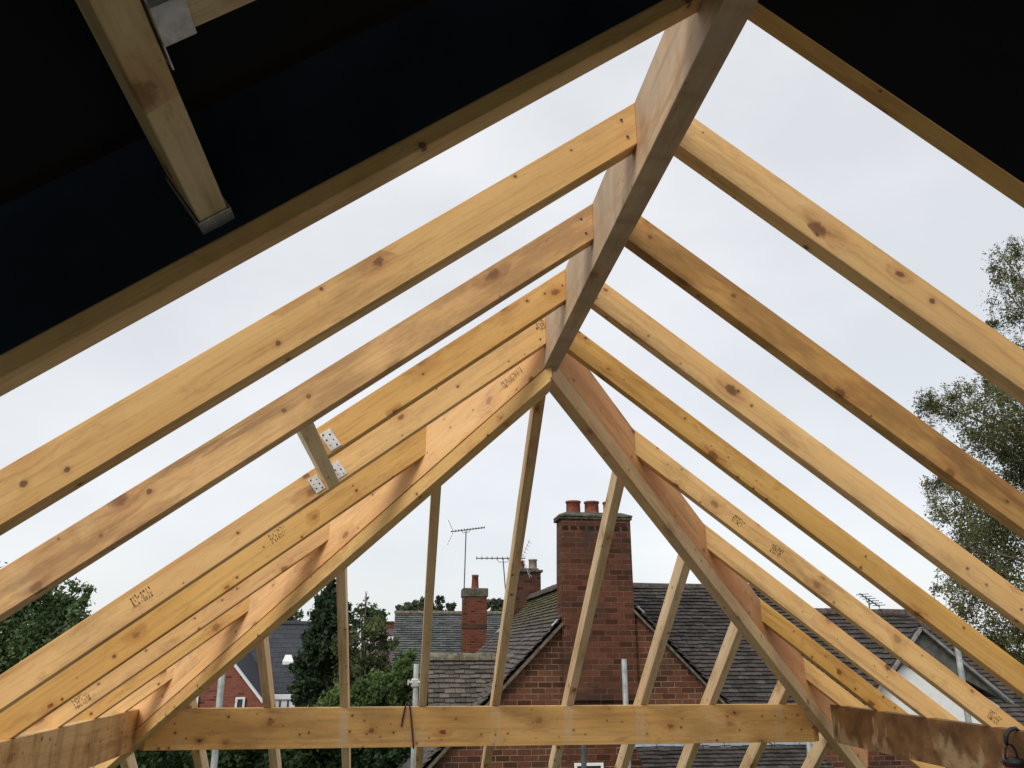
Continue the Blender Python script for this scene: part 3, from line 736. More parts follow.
# aerial on the second chimney
def aerial(base, top, bdir, length, n_el, el_len, label, r=0.012, refl=True, on=None):
    base, top = Vector(base), Vector(top)
    root = thing('tv_aerial', base, label, 'tv aerial', 'tv aerials')
    bm = bmesh.new(); tube(bm, [base, base.lerp(top, 0.5), top], r, 8); bm_obj('mast', bm, M_steeld, root)
    bd = Vector(bdir).normalized(); sd = bd.cross(Vector((0, 0, 1))).normalized(); upv = Vector((0, 0, 1))
    c = top+Vector((0, 0, 0.06))
    bm = bmesh.new(); tube(bm, [c-bd*length*0.45, c+bd*length*0.55], r*0.9, 6)
    tube(bm, [top, top+Vector((0, 0, 0.03))-bd*0.0, c], r*0.8, 6)
    # curved cradle under the boom
    tube(bm, [c-bd*length*0.12, top-bd*length*0.09+Vector((0, 0, -0.01)), top+bd*length*0.09+Vector((0, 0, -0.01)), c+bd*length*0.14], r*0.5, 6)
    bm_obj('boom', bm, M_steeld, root)
    bm = bmesh.new()
    for k in range(n_el):
        q = c+bd*length*(-0.3+0.84*k/(n_el-1))
        tube(bm, [q-sd*el_len*0.5+upv*0.02, q+sd*el_len*0.5+upv*0.02], r*0.55, 5)
        tube(bm, [q-upv*0.03, q+upv*0.035], r*0.6, 5)
    bm_obj('elements', bm, M_steeld, root)
    if refl:
        bm = bmesh.new()
        for sg in (-1, 1):
            for k in range(5):
                q = c-bd*length*(0.40+0.03*k)+upv*sg*(0.05+0.065*k)
                tube(bm, [q-sd*el_len*0.75, q+sd*el_len*0.75], r*0.5, 5)
                tube(bm, [q-bd*0.05-upv*0.03, q+bd*0.02+upv*0.03], r*0.45, 5)
            tube(bm, [c-bd*length*0.38, c-bd*length*0.54+upv*sg*0.36], r*0.4, 5)
        bm_obj('reflector', bm, M_galv, root)
aerial(at(505.5, 590, 15.0), at(503.2, 561.5, 15.0), (-1, 0.15, 0.0), 0.95, 9, 0.2, 'horizontal tv aerial just left of the slanting central rafter', 0.011)

# lower wing to the left of the gable: ridge tiles along the top
LX0 = -0.235; LZ = 0.13; LY = 10.5
hL = None
tiles('low_roof_slope', (LX0, LY-0.96, LZ-0.96), (1, 0, 0), (0, 1, 1), 1.6, 0.96*math.sqrt(2), M_tileb, hA, gauge=0.074, tw=0.13, thick=0.016, jit=0.005)
tiles('low_rear_slope', (LX0+1.6, LY+1.3, LZ-1.3), (-1, 0, 0), (0, -1, 1), 1.6, 1.3*math.sqrt(2), M_tileb, hA)
ridgerun('ridge_tiles', (LX0-0.03, LY, LZ+0.02), (1.0, LY, LZ+0.02), 0.085, M_ridgel, hA, 0.42)
wallpoly('low_wall', [(LX0+0.05, GZ), (1.2, GZ), (1.2, LZ-1.35), (LX0+0.05, LZ-1.35)], LY-0.90, LY+1.25, M_brick, hA)
bm = bmesh.new(); a = [Vector((LX0+0.06, LY-0.90, LZ-1.0)), Vector((LX0+0.06, LY, LZ-0.06)), Vector((LX0+0.06, LY+1.25, LZ-1.35))]
poly(bm, a); bm_obj('low_gable', bm, M_brick, hA)
# lean-to against the gable, right of the window
zf = at(700, 746, AY).z
xa, xb = at(634, 746, AY).x, at(790, 746, AY).x+0.3
tiles('lean_to_roof', (xa, AY-1.35, zf-0.78), (1, 0, 0), (0, 1.33, 0.78), xb-xa, 1.54, M_tile, hA, gauge=0.066, tw=0.135)
wallpoly('lean_to_wall', [(xa+0.03, GZ), (xb-0.05, GZ), (xb-0.05, zf-0.80), (xa+0.03, zf-0.80)], AY-1.28, AY-0.001, M_brick, hA)
bm = bmesh.new(); rr = random.Random(3); x = xa
while x < xb:
    w = rr.uniform(0.22, 0.4); bx(bm, x, min(xb, x+w-0.01), AY-0.055, AY-0.003, zf-0.02+rr.uniform(-.008, .008), zf+0.05+rr.uniform(-.01, .01), bev=0.004); x += w
bm_obj('lead_flashing', bm, M_lead, hA)
# window under a soldier course, white frame
wa, wb, wc = at(574, 763, AY), at(603, 763, AY), at(574, 800, AY)
wn = wallpoly('window', [(wa.x, wc.z), (wb.x, wc.z), (wb.x, wa.z), (wa.x, wa.z)], AY-0.004, AY-0.002, M_glass, hA)
t = 0.03
bm = bmesh.new()
for (u0, u1, v0, v1) in ((wa.x, wb.x, wa.z-t, wa.z), (wa.x, wb.x, wc.z, wc.z+t), (wa.x, wa.x+t, wc.z+t, wa.z-t), (wb.x-t, wb.x, wc.z+t, wa.z-t)):
    bx(bm, u0, u1, AY-0.03, AY-0.0045, v0, v1, bev=0.002)
bm_obj('window_frame', bm, M_white, wn)
bm = bmesh.new(); x = at(566, 755, AY).x; xe = at(616, 755, AY).x
while x < xe:
    bx(bm, x, x+0.062, AY-0.006, AY-0.0005, wa.z+0.02, wa.z+0.225, bev=0.003); x += 0.075
bm_obj('soldier_course', bm, M_brickc, hA)

# --- house B: right, lower ridge, gabled porch with white wall
hB = thing('tiled_house', (7.5, 13, GZ), 'tiled house at right with a grey bargeboard gable over a white wall', 'house', 'houses beyond the roof frame')
ry = 13.2
rz = at(865, 612.5, ry).z; bx0 = 4.7; bx1 = at(906, 612, ry).x
# slope with a hipped right end
def keepB(x, y):
    return x < (bx1-bx0) + (2.6*1.414-y)*0.62
tiles('roof_slope', (bx0, ry-2.6, rz-2.6), (1, 0, 0), (0, 1, 1), bx1-bx0+2.6, 2.6*math.sqrt(2), M_tile, hB, keep=keepB, gauge=0.085, tw=0.16)
tiles('rear_roof_slope', (bx1, ry+2.6, rz-2.6), (-1, 0, 0), (0, -1, 1), bx1-bx0, 2.6*math.sqrt(2), M_tile, hB)
ridgerun('ridge_tiles', (bx0, ry, rz), (bx1, ry, rz), 0.10, M_ridget, hB)
ridgerun('hip_tiles', (bx1, ry, rz), (bx1+2.2, ry-2.55, rz-2.55), 0.09, M_ridget, hB)
wallpoly('wall', [(bx0+0.1, GZ), (bx1+1.8, GZ), (bx1+1.8, rz-2.62), (bx0+0.1, rz-2.62)], ry-2.5, ry+2.5, M_brick, hB)
gy = 10.9
g0 = at(919, 628, gy); gl = at(892, 668, gy); gr = at(1010, 703, gy); 
gll = g0+(gl-g0)*2.2; grr = gr
wl_ = at(903, 668, gy-0.05)
zw = at(930, 738, gy).z
wallpoly('white_wall', [(gll.x+0.1, zw), (grr.x-0.1, zw), (grr.x-0.1, grr.z-0.05), (at(945, 668, gy).x, at(945, 668, gy).z), (at(905, 664, gy).x, at(905, 662, gy).z), (gll.x+0.1, max(zw+0.01, gll.z))], gy+0.1, gy+2.0, M_white, hB)
wallpoly('wall', [(gll.x+0.1, GZ), (grr.x-0.1, GZ), (grr.x-0.1, zw-0.002), (gll.x+0.1, zw-0.002)], gy+0.1, gy+2.0, M_brick, hB)
wallpoly('gable_boarding', [(gll.x, gll.z), (g0.x, g0.z), (grr.x, grr.z), (at(945, 668, gy).x, at(945, 668, gy).z), (at(905, 664, gy).x, at(905, 664, gy).z)], gy+0.02, gy+0.09, M_greyw, hB)
strip('bargeboard', [gll+Vector((0, -0.03, 0)), g0+Vector((0, -0.03, 0))], 0.04, 0.09, M_bargeg, hB, up=Vector((0, 1, 0)))
strip('bargeboard', [g0+Vector((0, -0.03, 0)), grr+Vector((0, -0.03, 0))], 0.04, 0.09, M_bargeg, hB, up=Vector((0, 1, 0)))
for a_, b_, ux_, oy in ((g0, gll, (0, -1, 0), 2.6), (g0, grr, (0, 1, 0), -0.03)):
    up_v = a_-b_
    tiles('gable_roof', b_+Vector((0, oy, 0.045)), ux_, up_v, 2.63, up_v.length, M_tile, hB)
aerial(at(871, 625, 13.1), at(869, 603, 13.1), (1, 0.2, -0.55), 0.45, 6, 0.3, 'small tilted aerial on the ridge of the tiled house at right', 0.012, False)

# --- house C: wide grey roof with red chimney, behind
cy_ = 24.0
p0 = at(395, 613.5, cy_); p1 = at(520, 613.5, cy_)
hC = thing('grey_roofed_house', (p0.x+3, cy_-3, GZ), 'house behind with a broad lichened grey roof and one orange brick chimney', 'house', 'houses beyond the roof frame')
tiles('roof_slope', (p0.x, cy_-3.2, p0.z-2.6), (1, 0, 0), (0, 3.2, 2.6), 7.8, math.hypot(3.2, 2.6), M_slate, hC, gauge=0.098, tw=0.2, thick=0.016, lift=0.045)
tiles('rear_roof_slope', (p0.x+7.8, cy_+3.2, p0.z-2.6), (-1, 0, 0), (0, -3.2, 2.6), 7.8, math.hypot(3.2, 2.6), M_slate, hC, gauge=0.2, tw=0.3)
ridgerun('ridge_tiles', (p0.x-0.02, cy_, p0.z+0.03), (p0.x+7.8, cy_, p0.z+0.03), 0.085, M_ridgel, hC)
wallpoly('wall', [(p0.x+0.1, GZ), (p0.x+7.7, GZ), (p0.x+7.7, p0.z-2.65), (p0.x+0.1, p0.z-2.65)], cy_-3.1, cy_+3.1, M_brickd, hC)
bm = bmesh.new(); a = [Vector((p0.x+0.1, cy_-3.1, p0.z-2.65)), Vector((p0.x+0.1, cy_, p0.z-0.08)), Vector((p0.x+0.1, cy_+3.1, p0.z-2.65))]
poly(bm, a); bm_obj('side_gable', bm, M_brickd, hC)
yC = 21.3
x0 = at(462.5, 640, yC).x; x1 = at(486.5, 640, yC).x; z1 = at(474, 597, yC).z; z2 = at(474, 588, yC).z
chC = wallpoly('chimney', [(x0, -1.5), (x1, -1.5), (x1, z1), (x0, z1)], yC, yC+0.6, M_brickr, hC)
bm = bmesh.new(); bx(bm, x0-0.03, x1+0.03, yC-0.03, yC+0.63, z1, z2, bev=0.02); bm_obj('chimney_cap', bm, M_conc, chC)
zb = at(474, 624, yC).z; bm = bmesh.new(); bx(bm, x0-0.012, x1+0.012, yC-0.012, yC+0.612, zb-0.12, zb, bev=0.01); bm_obj('string_course', bm, M_brickt, chC)
pot(chC, (at(475, 588, yC+0.3).x, yC+0.3, z2-0.02), 0.105, 0.085, 0.39, M_pot)
aerial(at(463.8, 600, yC), at(466, 532, yC), (1, -0.1, 0.13), 0.95, 11, 0.22, 'tall mast with a tv aerial beside the orange brick chimney', 0.016)

# --- house D: left, orange brick gable with white bargeboards, dark slate roof behind
yD = 21.0
ap = at(224, 651, yD); rr_ = at(262, 702, yD)
sl_ = (ap.z-rr_.z)/(rr_.x-ap.x)
hD = thing('brick_bungalow', (ap.x, yD, GZ), 'far left house with orange brick gable, white bargeboard and dark slate roof', 'house', 'houses beyond the roof frame')
hw = 1.35
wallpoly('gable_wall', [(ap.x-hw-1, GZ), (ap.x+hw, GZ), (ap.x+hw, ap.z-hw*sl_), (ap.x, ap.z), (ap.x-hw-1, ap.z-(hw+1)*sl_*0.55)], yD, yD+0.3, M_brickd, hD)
strip('bargeboard', [ap+Vector((0, -0.08, 0.03)), rr_+Vector((0.04, -0.08, 0.0))], 0.05, 0.13, M_white, hD, up=Vector((0, 1, 0)))
for a_, b_ in (((191, 696), (197, 712)), ((236, 697), (244, 712))):
    q0, q1 = at(*a_, yD-0.02), at(*b_, yD-0.02)
    w_ = wallpoly('window', [(q0.x, q1.z), (q1.x, q1.z), (q1.x, q0.z), (q0.x, q0.z)], yD-0.03, yD-0.02, M_glass, hD)
    bm = bmesh.new(); t = 0.05
    for (u0, u1, v0, v1) in ((q0.x, q1.x, q0.z-t, q0.z), (q0.x, q0.x+t, q1.z, q0.z-t), (q1.x-t, q1.x, q1.z, q0.z-t), (q0.x, q1.x, q1.z-t, q1.z)):
        bx(bm, u0, u1, yD-0.06, yD-0.031, v0, v1)
    bm_obj('window_frame', bm, M_white, w_)
# main roof behind the gable
sy = 25.0; q = at(281, 623, sy)
tiles('roof_slope', (q.x-5.2, sy-3.3, q.z-2.75), (1, 0, 0), (0, 3.3, 2.75), 6.6, math.hypot(3.3, 2.75), M_slated, hD, gauge=0.2, tw=0.3, thick=0.008, jit=0.002, lift=0.012)
ridgerun('ridge_tiles', (q.x-5.2, sy, q.z), (q.x+1.4, sy, q.z), 0.1, M_slated, hD)
wallpoly('wall', [(q.x-5.1, GZ), (q.x+1.3, GZ), (q.x+1.3, q.z-2.8), (q.x-5.1, q.z-2.8)], sy-3.1, sy+3.1, M_brickd, hD)
tiles('rear_roof_slope', (q.x+1.4, sy+3.3, q.z-2.75), (-1, 0, 0), (0, -3.3, 2.75), 6.6, math.hypot(3.3, 2.75), M_slated, hD, gauge=0.3, tw=0.4, thick=0.008)
# roof of the projecting gable running back
bm = bmesh.new()
o1 = Vector((0, -0.1, 0.04)); o2 = Vector((0, 3.0, 0.04)); e = ap+Vector((hw+0.1, 0, -(hw+0.1)*sl_)); e2 = ap+Vector((-hw-1.1, 0, -(hw+1.1)*sl_*0.55))
poly(bm, [ap+o1, e+o1, e+o2, ap+o2]); poly(bm, [ap+o1, ap+o2, e2+o2, e2+o1]); bm_obj('gable_roof', bm, M_slated, hD)
# skylight: plain white pane, the sky's reflection painted in as its colour
s0 = at(283, 664, 23.0)
def on_slope(px, py):   # point on house D's front slope
    n_ = Vector((0, -2.75, 3.3)).normalized(); p_ = Vector((q.x, sy, q.z)); d_ = at(px, py, 10)-CAM
    return CAM + d_*((p_-CAM).dot(n_)/d_.dot(n_)) + n_*0.07
bm = bmesh.new(); k = [on_slope(282.5, 663.5), on_slope(293.5, 663.5), on_slope(291.5, 656.8), on_slope(285.5, 656.8)]
poly(bm, k); dn = Vector((0, 0, -0.12)); 
for i in range(4): poly(bm, [k[i], k[i]+dn, k[(i+1) % 4]+dn, k[(i+1) % 4]])
bm_obj('skylight', bm, M_white, hD)
g1 = at(272, 697, 21.8); g2 = at(296, 697, 21.8)
bm = bmesh.new(); bx(bm, g1.x, g2.x+0.6, 21.7, 21.85, g1.z-0.05, g1.z+0.06)
for kx in range(3): bx(bm, g1.x+0.05+kx*0.2, g1.x+0.19+kx*0.2, 21.75, 21.8, g1.z-0.5, g1.z-0.06)
bm_obj('gutter_and_window', bm, M_white, hD)

# --- tiny house E in the gap left of the grey roof
yE = 36
hE = thing('small_distant_house', at(388, 650, yE), 'tiny distant maroon roof with a brick stack left of the grey roof', 'house', 'houses beyond the roof frame')
a_, b_ = at(382, 629, yE), at(397, 629, yE); c_, d_ = at(378, 664, yE), at(397, 664, yE)
bm = bmesh.new(); F_ = poly(bm, [c_+Vector((0, -2, 0)), d_+Vector((0, -2, 0)), b_, a_]); poly(bm, [c_+Vector((0, -2, 0)), a_, a_+Vector((-1, 3, -1.5))])
bm_obj('roof', bm, M_maroon, hE)
bm = bmesh.new(); cb = at(388, 627, yE); bx(bm, cb.x-0.24, cb.x+0.26, yE+0.1, yE+0.7, cb.z-0.6, cb.z+0.25, bev=0.02); bm_obj('chimney', bm, M_brickr, hE)
bm = bmesh.new(); q_ = at(389, 639, yE-1.5); bx(bm, q_.x-0.22, q_.x+0.22, yE-1.7, yE-1.55, q_.z-0.1, q_.z+0.1); bm_obj('skylight', bm, M_white, hE)

# leaning pale pole among the bushes
bm = bmesh.new(); tube(bm, [at(371.5, 624, 20), at(376, 649, 20), at(381, 690, 20), at(381, 740, 20)], [0.02, 0.035, 0.04, 0.045], 8)
tag(bm_obj('garden_pole', bm, M_white), 'thin pale leaning pole among loose foliage left of the grey roof', 'pole')

# ------------------------------------------------------------------ vegetation
def foliage(clumps, leaf, seed, droop=0.0, spread=0.75):
    """clumps: (centre, rx, ry, rz, n)"""
    rr = random.Random(seed); V = []; Fc = []
    for c, rx, ry, rz, n in clumps:
        # sub-clusters so the crown has light, dark and gaps
        subs = []
        for k in range(max(5, n//110)):
            while True:
                u = Vector((rr.uniform(-1, 1), rr.uniform(-1, 1), rr.uniform(-1, 1)))
                if 0.05 < u.length < 1: break
            u = u.normalized()*(u.length**0.5)
            subs.append((Vector((c[0]+u.x*rx, c[1]+u.y*ry, c[2]+u.z*rz)), rr.uniform(0.16, 0.42)*min(rx, rz)))
        for k in range(n):
            sc, srr = rr.choice(subs)
            g = Vector((rr.gauss(0, 1), rr.gauss(0, 1), rr.gauss(0, 0.8)))*srr*spread
            if droop: g.z -= abs(rr.gauss(0, 1))*droop*srr
            p = sc+g; s = leaf*rr.uniform(0.6, 1.25)
            a = Vector((rr.gauss(0, 1), rr.gauss(0, 1), rr.gauss(0, 1))).normalized(); b = a.orthogonal().normalized()
            b = (b*math.cos(rr.random()*6.28) + a.cross(b)*math.sin(rr.random()*6.28)).normalized()
            n0 = len(V); V += [p-a*s, p+b*s*0.55, p+a*s, p-b*s*0.55]; Fc.append((n0, n0+1, n0+2, n0+3))
    return V, Fc
def strands(V, Fc, bm, clumps, leaf, count, seed, ln=(0.25, 0.7)):
    rr = random.Random(seed)
    for k in range(count):
        c, rx, ry, rz, n = rr.choice(clumps)
        a = Vector(c)+Vector((rr.uniform(-1, 1)*rx, rr.uniform(-1, 1)*ry, rr.uniform(-0.6, 0.9)*rz))
        L = rr.uniform(*ln); out = Vector((rr.uniform(-0.35, 0.15), rr.uniform(-0.2, 0.2), 0))
        pts = [a+out*(q/5)*L + Vector((0, 0, -L*(q/5)**1.5+0.05*math.sin(q))) for q in range(6)]
        tube(bm, pts, [0.005, 0.0045, 0.004, 0.003, 0.002, 0.0015], 4)
        for j in range(int(L*90)):
            t_ = rr.random()*4.99; i_ = int(t_); p = pts[i_].lerp(pts[i_+1], t_-i_)+Vector((rr.gauss(0, .035), rr.gauss(0, .035), rr.gauss(0, .03)))
            s = leaf*rr.uniform(0.6, 1.2); u = Vector((rr.gauss(0, 1), rr.gauss(0, 1), rr.gauss(0, 1))).normalized(); b = u.orthogonal().normalized()
            n0 = len(V); V += [p-u*s, p+b*s*0.6, p+u*s, p-b*s*0.6]; Fc.append((n0, n0+1, n0+2, n0+3))
def tree(name, root_pos, clumps, leaf, lmat, bmat, label, cat, seed, trunk_r=0.12, group=None, droop=0.0, limbs=True, twig=0.02, trunk_top=None, spread=0.75, hang=0):
    root = thing(name, root_pos, label, cat, group)
    V, Fc = foliage(clumps, leaf, seed, droop, spread)
    hb = bmesh.new()
    if hang: strands(V, Fc, hb, clumps, leaf, hang, seed+3)
    tmp = bpy.data.meshes.new('twigs'); hb.to_mesh(tmp); hb.free()
    me = bpy.data.meshes.new('crown'); me.from_pydata(V, [], Fc); link('crown', me, lmat, root)
    if limbs:
        rr = random.Random(seed+1); bm = bmesh.new()
        rp = Vector(root_pos)
        top = Vector(trunk_top) if trunk_top else max((Vector(c[0]) for c in clumps), key=lambda v: v.z)
        def trunk_at(t): return rp.lerp(top, t)+Vector((math.sin(t*5)*trunk_r*0.6*(1-t), 0, 0))
        tube(bm, [trunk_at(k/10) for k in range(11)], [trunk_r*(1-0.85*k/10) for k in range(11)], 10)
        bm_obj('trunk', bm, bmat, root, None, True)
        bm = bmesh.new()
        for c, rx, ry, rz, n in clumps:
            c = Vector(c); t = min(0.97, max(0.2, (c.z-rp.z)/(top.z-rp.z+1e-6)*0.8)); s = trunk_at(t)
            mid = s.lerp(c, 0.5)+Vector((0, 0, 0.12*(c-s).length))
            r0 = trunk_r*(1-t*0.8)*0.45
            tube(bm, [s, mid, c], [r0, r0*0.6, twig], 6)
            for k in range(7):
                u = Vector((rr.uniform(-1, 1)*rx, rr.uniform(-1, 1)*ry, rr.uniform(-1, 1)*rz))*0.95
                m2 = c.lerp(c+u, 0.5)+Vector((0, 0, 0.06))
                tube(bm, [c, m2, c+u+Vector((0, 0, -droop*0.1))], [twig*0.8, twig*0.45, twig*0.15], 5)
        if hang: bm.from_mesh(tmp)
        bpy.data.meshes.remove(tmp)
        bm_obj('branches', bm, bmat, root, None, True)
    return root
def P(px, py, Y): return at(px, py, Y)
def R(Y): return Y/FPX    # metres per pixel at depth Y, roughly
def cl(lst, Y, jy=0.5, dens=1.0):
    out = []; rr = random.Random(5)
    for px, py, rx, rz, n in lst:
        y = Y+rr.uniform(-jy, jy); k = R(Y)
        out.append((P(px, py, y), rx*k, max(rx, rz)*k*0.8, rz*k, int(n*dens)))
    return out
# birch on the right
YBt = 14.0
birch = [(1000, 440, 20, 20, 700), (1022, 455, 18, 26, 900), (992, 330, 8, 14, 120), (1003, 258, 14, 26, 520), (1014, 300, 18, 34, 900), (1040, 310, 26, 60, 1400), (1020, 275, 14, 40, 600),
         (1015, 355, 16, 26, 420), (995, 375, 22, 14, 420), (1020, 385, 16, 30, 700), (1012, 465, 18, 20, 800), (930, 400, 18, 13, 300), (960, 470, 14, 12, 200), (985, 480, 18, 14, 480), (960, 565, 12, 22, 300), (955, 400, 26, 20, 620), (985, 412, 28, 28, 1200), (1018, 425, 26, 28, 1300), (1002, 386, 22, 14, 420), (975, 440, 16, 12, 260),
         (936, 484, 14, 10, 130), (955, 505, 20, 24, 620), (985, 515, 26, 34, 1500), (1020, 505, 22, 24, 900), (1000, 545, 26, 30, 1500), (968, 545, 20, 28, 850),
         (952, 590, 8, 26, 200), (972, 600, 16, 30, 620), (1005, 600, 26, 36, 1800), (1035, 570, 30, 60, 1800), (985, 650, 22, 30, 1300), (1015, 660, 28, 40, 2200), (1050, 640, 30, 60, 2000), (1070, 450, 40, 70, 2600), (1000, 705, 30, 30, 1800), (1075, 540, 40, 70, 2200), (1040, 720, 36, 40, 2200)]
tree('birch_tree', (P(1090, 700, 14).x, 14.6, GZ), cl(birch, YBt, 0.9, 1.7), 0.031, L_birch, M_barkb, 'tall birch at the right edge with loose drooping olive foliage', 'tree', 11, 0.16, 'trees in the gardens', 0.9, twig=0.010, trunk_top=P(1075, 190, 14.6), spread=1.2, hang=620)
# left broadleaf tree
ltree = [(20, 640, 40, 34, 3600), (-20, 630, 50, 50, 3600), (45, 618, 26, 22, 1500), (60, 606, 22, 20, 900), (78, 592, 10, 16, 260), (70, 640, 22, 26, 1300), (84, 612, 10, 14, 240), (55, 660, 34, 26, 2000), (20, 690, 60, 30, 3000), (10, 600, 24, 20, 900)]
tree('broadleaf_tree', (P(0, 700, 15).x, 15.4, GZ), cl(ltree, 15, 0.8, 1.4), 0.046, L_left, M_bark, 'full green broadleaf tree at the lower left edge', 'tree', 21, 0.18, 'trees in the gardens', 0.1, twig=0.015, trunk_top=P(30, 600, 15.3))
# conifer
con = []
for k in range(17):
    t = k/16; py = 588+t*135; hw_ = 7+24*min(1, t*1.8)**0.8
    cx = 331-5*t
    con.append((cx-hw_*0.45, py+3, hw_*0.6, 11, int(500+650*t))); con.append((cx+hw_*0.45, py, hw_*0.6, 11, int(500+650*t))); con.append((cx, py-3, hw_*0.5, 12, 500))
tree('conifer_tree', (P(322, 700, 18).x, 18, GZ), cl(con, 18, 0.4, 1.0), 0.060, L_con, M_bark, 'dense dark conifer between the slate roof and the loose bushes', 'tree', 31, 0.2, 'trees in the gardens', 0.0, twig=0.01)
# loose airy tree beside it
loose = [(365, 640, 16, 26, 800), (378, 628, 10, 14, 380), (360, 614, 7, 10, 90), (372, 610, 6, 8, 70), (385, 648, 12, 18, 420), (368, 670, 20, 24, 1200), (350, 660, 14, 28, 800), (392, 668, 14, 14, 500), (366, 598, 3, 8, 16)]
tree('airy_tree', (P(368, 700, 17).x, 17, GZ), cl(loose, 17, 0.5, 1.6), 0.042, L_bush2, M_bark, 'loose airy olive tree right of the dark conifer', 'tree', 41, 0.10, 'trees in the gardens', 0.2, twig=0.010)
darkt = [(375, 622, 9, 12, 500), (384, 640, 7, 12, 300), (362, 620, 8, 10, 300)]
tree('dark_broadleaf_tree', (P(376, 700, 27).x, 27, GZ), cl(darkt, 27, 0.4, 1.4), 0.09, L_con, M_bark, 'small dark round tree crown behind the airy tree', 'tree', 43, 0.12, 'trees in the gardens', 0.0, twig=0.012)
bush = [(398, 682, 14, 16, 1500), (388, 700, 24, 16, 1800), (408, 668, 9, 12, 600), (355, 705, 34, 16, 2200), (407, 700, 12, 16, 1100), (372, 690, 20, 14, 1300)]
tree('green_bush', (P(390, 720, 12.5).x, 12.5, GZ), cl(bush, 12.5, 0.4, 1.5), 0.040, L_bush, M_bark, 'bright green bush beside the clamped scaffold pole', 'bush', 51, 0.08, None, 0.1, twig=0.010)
# hedge along the garden below the beam
hd = []
for k in range(22):
    px = 100+k*16; hd.append((px, 752+random.Random(k).uniform(-5, 6), 16, 17, 1500)); hd.append((px+6, 785, 18, 22, 1300))
V, Fc = foliage(cl(hd, 11.5, 0.5), 0.042, 61)
me = bpy.data.meshes.new('ivy_hedge'); me.from_pydata(V, [], Fc); o = link('ivy_hedge', me, L_hedge)
tag(o, 'dark green ivy hedge seen under the level beam at left', 'hedge')
# right undergrowth hedge under the birch
# distant trees over the ridge of the grey roof
far = [(412, 610, 14, 7, 1200), (424, 605, 9, 6, 700)]
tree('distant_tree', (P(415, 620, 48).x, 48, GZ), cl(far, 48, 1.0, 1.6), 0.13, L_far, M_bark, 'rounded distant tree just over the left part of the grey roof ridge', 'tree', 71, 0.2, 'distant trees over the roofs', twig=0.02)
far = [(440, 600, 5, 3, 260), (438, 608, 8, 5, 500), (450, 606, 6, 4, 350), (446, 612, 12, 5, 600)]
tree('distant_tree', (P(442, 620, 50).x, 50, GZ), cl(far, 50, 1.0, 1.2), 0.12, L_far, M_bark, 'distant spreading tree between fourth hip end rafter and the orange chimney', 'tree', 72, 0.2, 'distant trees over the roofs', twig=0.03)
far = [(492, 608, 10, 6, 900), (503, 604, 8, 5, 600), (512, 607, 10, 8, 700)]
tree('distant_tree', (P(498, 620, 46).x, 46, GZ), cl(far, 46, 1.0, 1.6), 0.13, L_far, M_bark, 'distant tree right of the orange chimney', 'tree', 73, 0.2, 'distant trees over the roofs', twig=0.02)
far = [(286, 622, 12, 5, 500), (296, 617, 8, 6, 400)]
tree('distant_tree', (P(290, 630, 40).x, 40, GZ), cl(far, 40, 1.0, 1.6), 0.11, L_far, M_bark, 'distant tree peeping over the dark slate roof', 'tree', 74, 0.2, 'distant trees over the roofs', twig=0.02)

# ------------------------------------------------------------------ ground
t = NT('garden_ground', 0.95, 0.1)
n = t.noise(t.tc.outputs['Object'], 0.35, 8, 0.65)
M_gr = t.col(t.mix(t.mr(n, 0.35, 0.65), (0.035, 0.055, 0.018), (0.085, 0.10, 0.04)))
bm = bmesh.new(); N = 40
g = [[bm.verts.new(((i/N-0.5)*1600, (j/N)*1600-400, GZ-0.02)) for j in range(N+1)] for i in range(N+1)]
for i in range(N):
    for j in range(N): bm.faces.new((g[i][j], g[i+1][j], g[i+1][j+1], g[i][j+1]))
tag(bm_obj('ground', bm, M_gr), kind='structure')
# low far rise of woodland so the horizon is not bare
bm = bmesh.new(); N = 90
hv = []
for i in range(N+1):
    a = -0.9+1.9*i/N; R0 = 260
    h = 3.0+3.0*mnoise.noise(Vector((a*9, 1, 0)))+1.2*mnoise.noise(Vector((a*40, 2, 0)))
    hv.append([bm.verts.new((math.sin(a)*R0, math.cos(a)*R0, GZ-1)), bm.verts.new((math.sin(a)*(R0+15), math.cos(a)*(R0+15), GZ+h)), bm.verts.new((math.sin(a)*(R0+60), math.cos(a)*(R0+60), GZ-1))])
for i in range(N):
    for k in range(2): bm.faces.new((hv[i][k], hv[i+1][k], hv[i+1][k+1], hv[i][k+1]))
tag(bm_obj('hills', bm, M_gr, None, None, True), kind='structure')

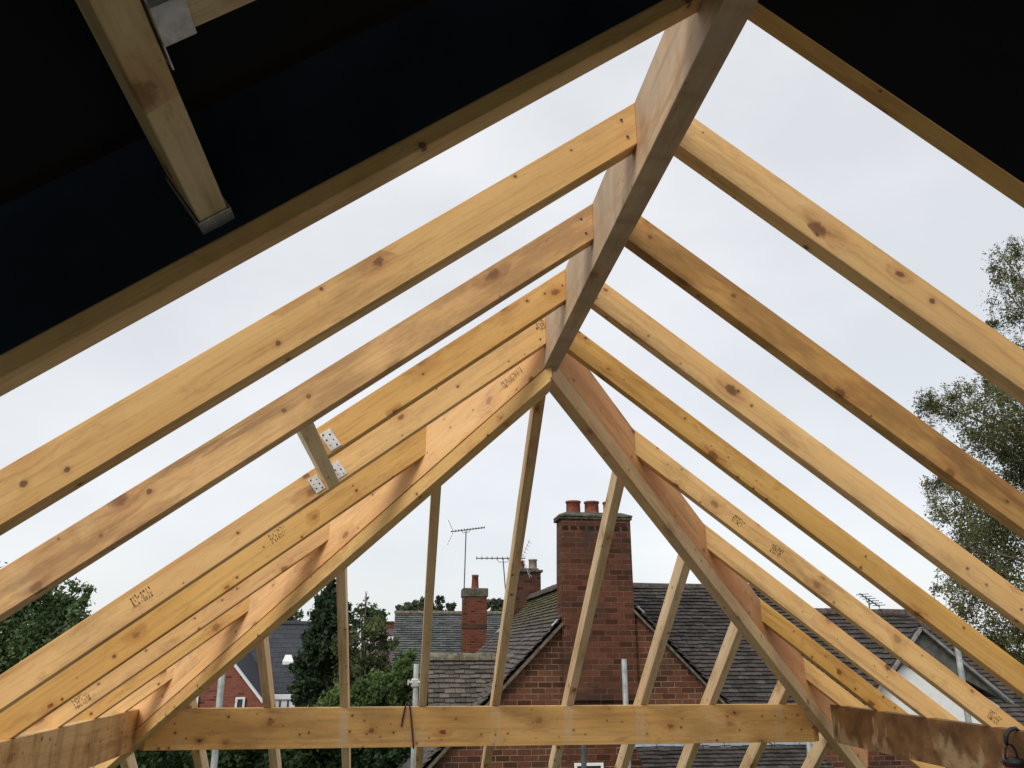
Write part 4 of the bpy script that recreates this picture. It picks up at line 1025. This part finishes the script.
# ------------------------------------------------------------------ light: overcast
EL, AZ = math.radians(38), math.radians(222)
w = bpy.data.worlds.new('World'); scene.world = w; w.use_nodes = True
nt = w.node_tree; nt.nodes.clear()
out = nt.nodes.new('ShaderNodeOutputWorld')
sky = nt.nodes.new('ShaderNodeTexSky'); sky.sky_type = 'NISHITA'; sky.sun_disc = False; sky.sun_elevation = EL; sky.sun_rotation = AZ
bg1 = nt.nodes.new('ShaderNodeBackground'); bg1.inputs[1].default_value = 0.02
nt.links.new(sky.outputs[0], bg1.inputs[0])
tc = nt.nodes.new('ShaderNodeTexCoord')
mp = nt.nodes.new('ShaderNodeMapping'); mp.inputs['Scale'].default_value = (1.0, 1.0, 2.2); nt.links.new(tc.outputs['Generated'], mp.inputs[0])
nz = nt.nodes.new('ShaderNodeTexNoise'); nz.inputs['Scale'].default_value = 2.2; nz.inputs['Detail'].default_value = 5; nz.inputs['Roughness'].default_value = 0.5
nt.links.new(mp.outputs[0], nz.inputs['Vector'])
rp = nt.nodes.new('ShaderNodeValToRGB'); rp.color_ramp.elements[0].position = 0.34; rp.color_ramp.elements[1].position = 0.68
rp.color_ramp.elements[0].color = (0.70, 0.717, 0.74, 1); rp.color_ramp.elements[1].color = (0.855, 0.86, 0.87, 1)
nt.links.new(nz.outputs[0], rp.inputs[0])
bg2 = nt.nodes.new('ShaderNodeBackground'); bg2.inputs[1].default_value = 1.0; nt.links.new(rp.outputs[0], bg2.inputs[0])
ad = nt.nodes.new('ShaderNodeAddShader'); nt.links.new(bg1.outputs[0], ad.inputs[0]); nt.links.new(bg2.outputs[0], ad.inputs[1])
nt.links.new(ad.outputs[0], out.inputs[0])
sd_ = bpy.data.lights.new('sun', 'SUN'); sd_.energy = 1.9; sd_.angle = math.radians(30); sd_.color = (1.0, 0.92, 0.80)
so = bpy.data.objects.new('sun', sd_); COL.objects.link(so)
dirn = Vector((math.sin(AZ)*math.cos(EL), math.cos(AZ)*math.cos(EL), math.sin(EL)))
so.rotation_euler = dirn.to_track_quat('Z', 'Y').to_euler()
scene.view_settings.view_transform = 'Standard'; scene.view_settings.look = 'None'; scene.view_settings.exposure = 0
scene.cycles.max_bounces = 6
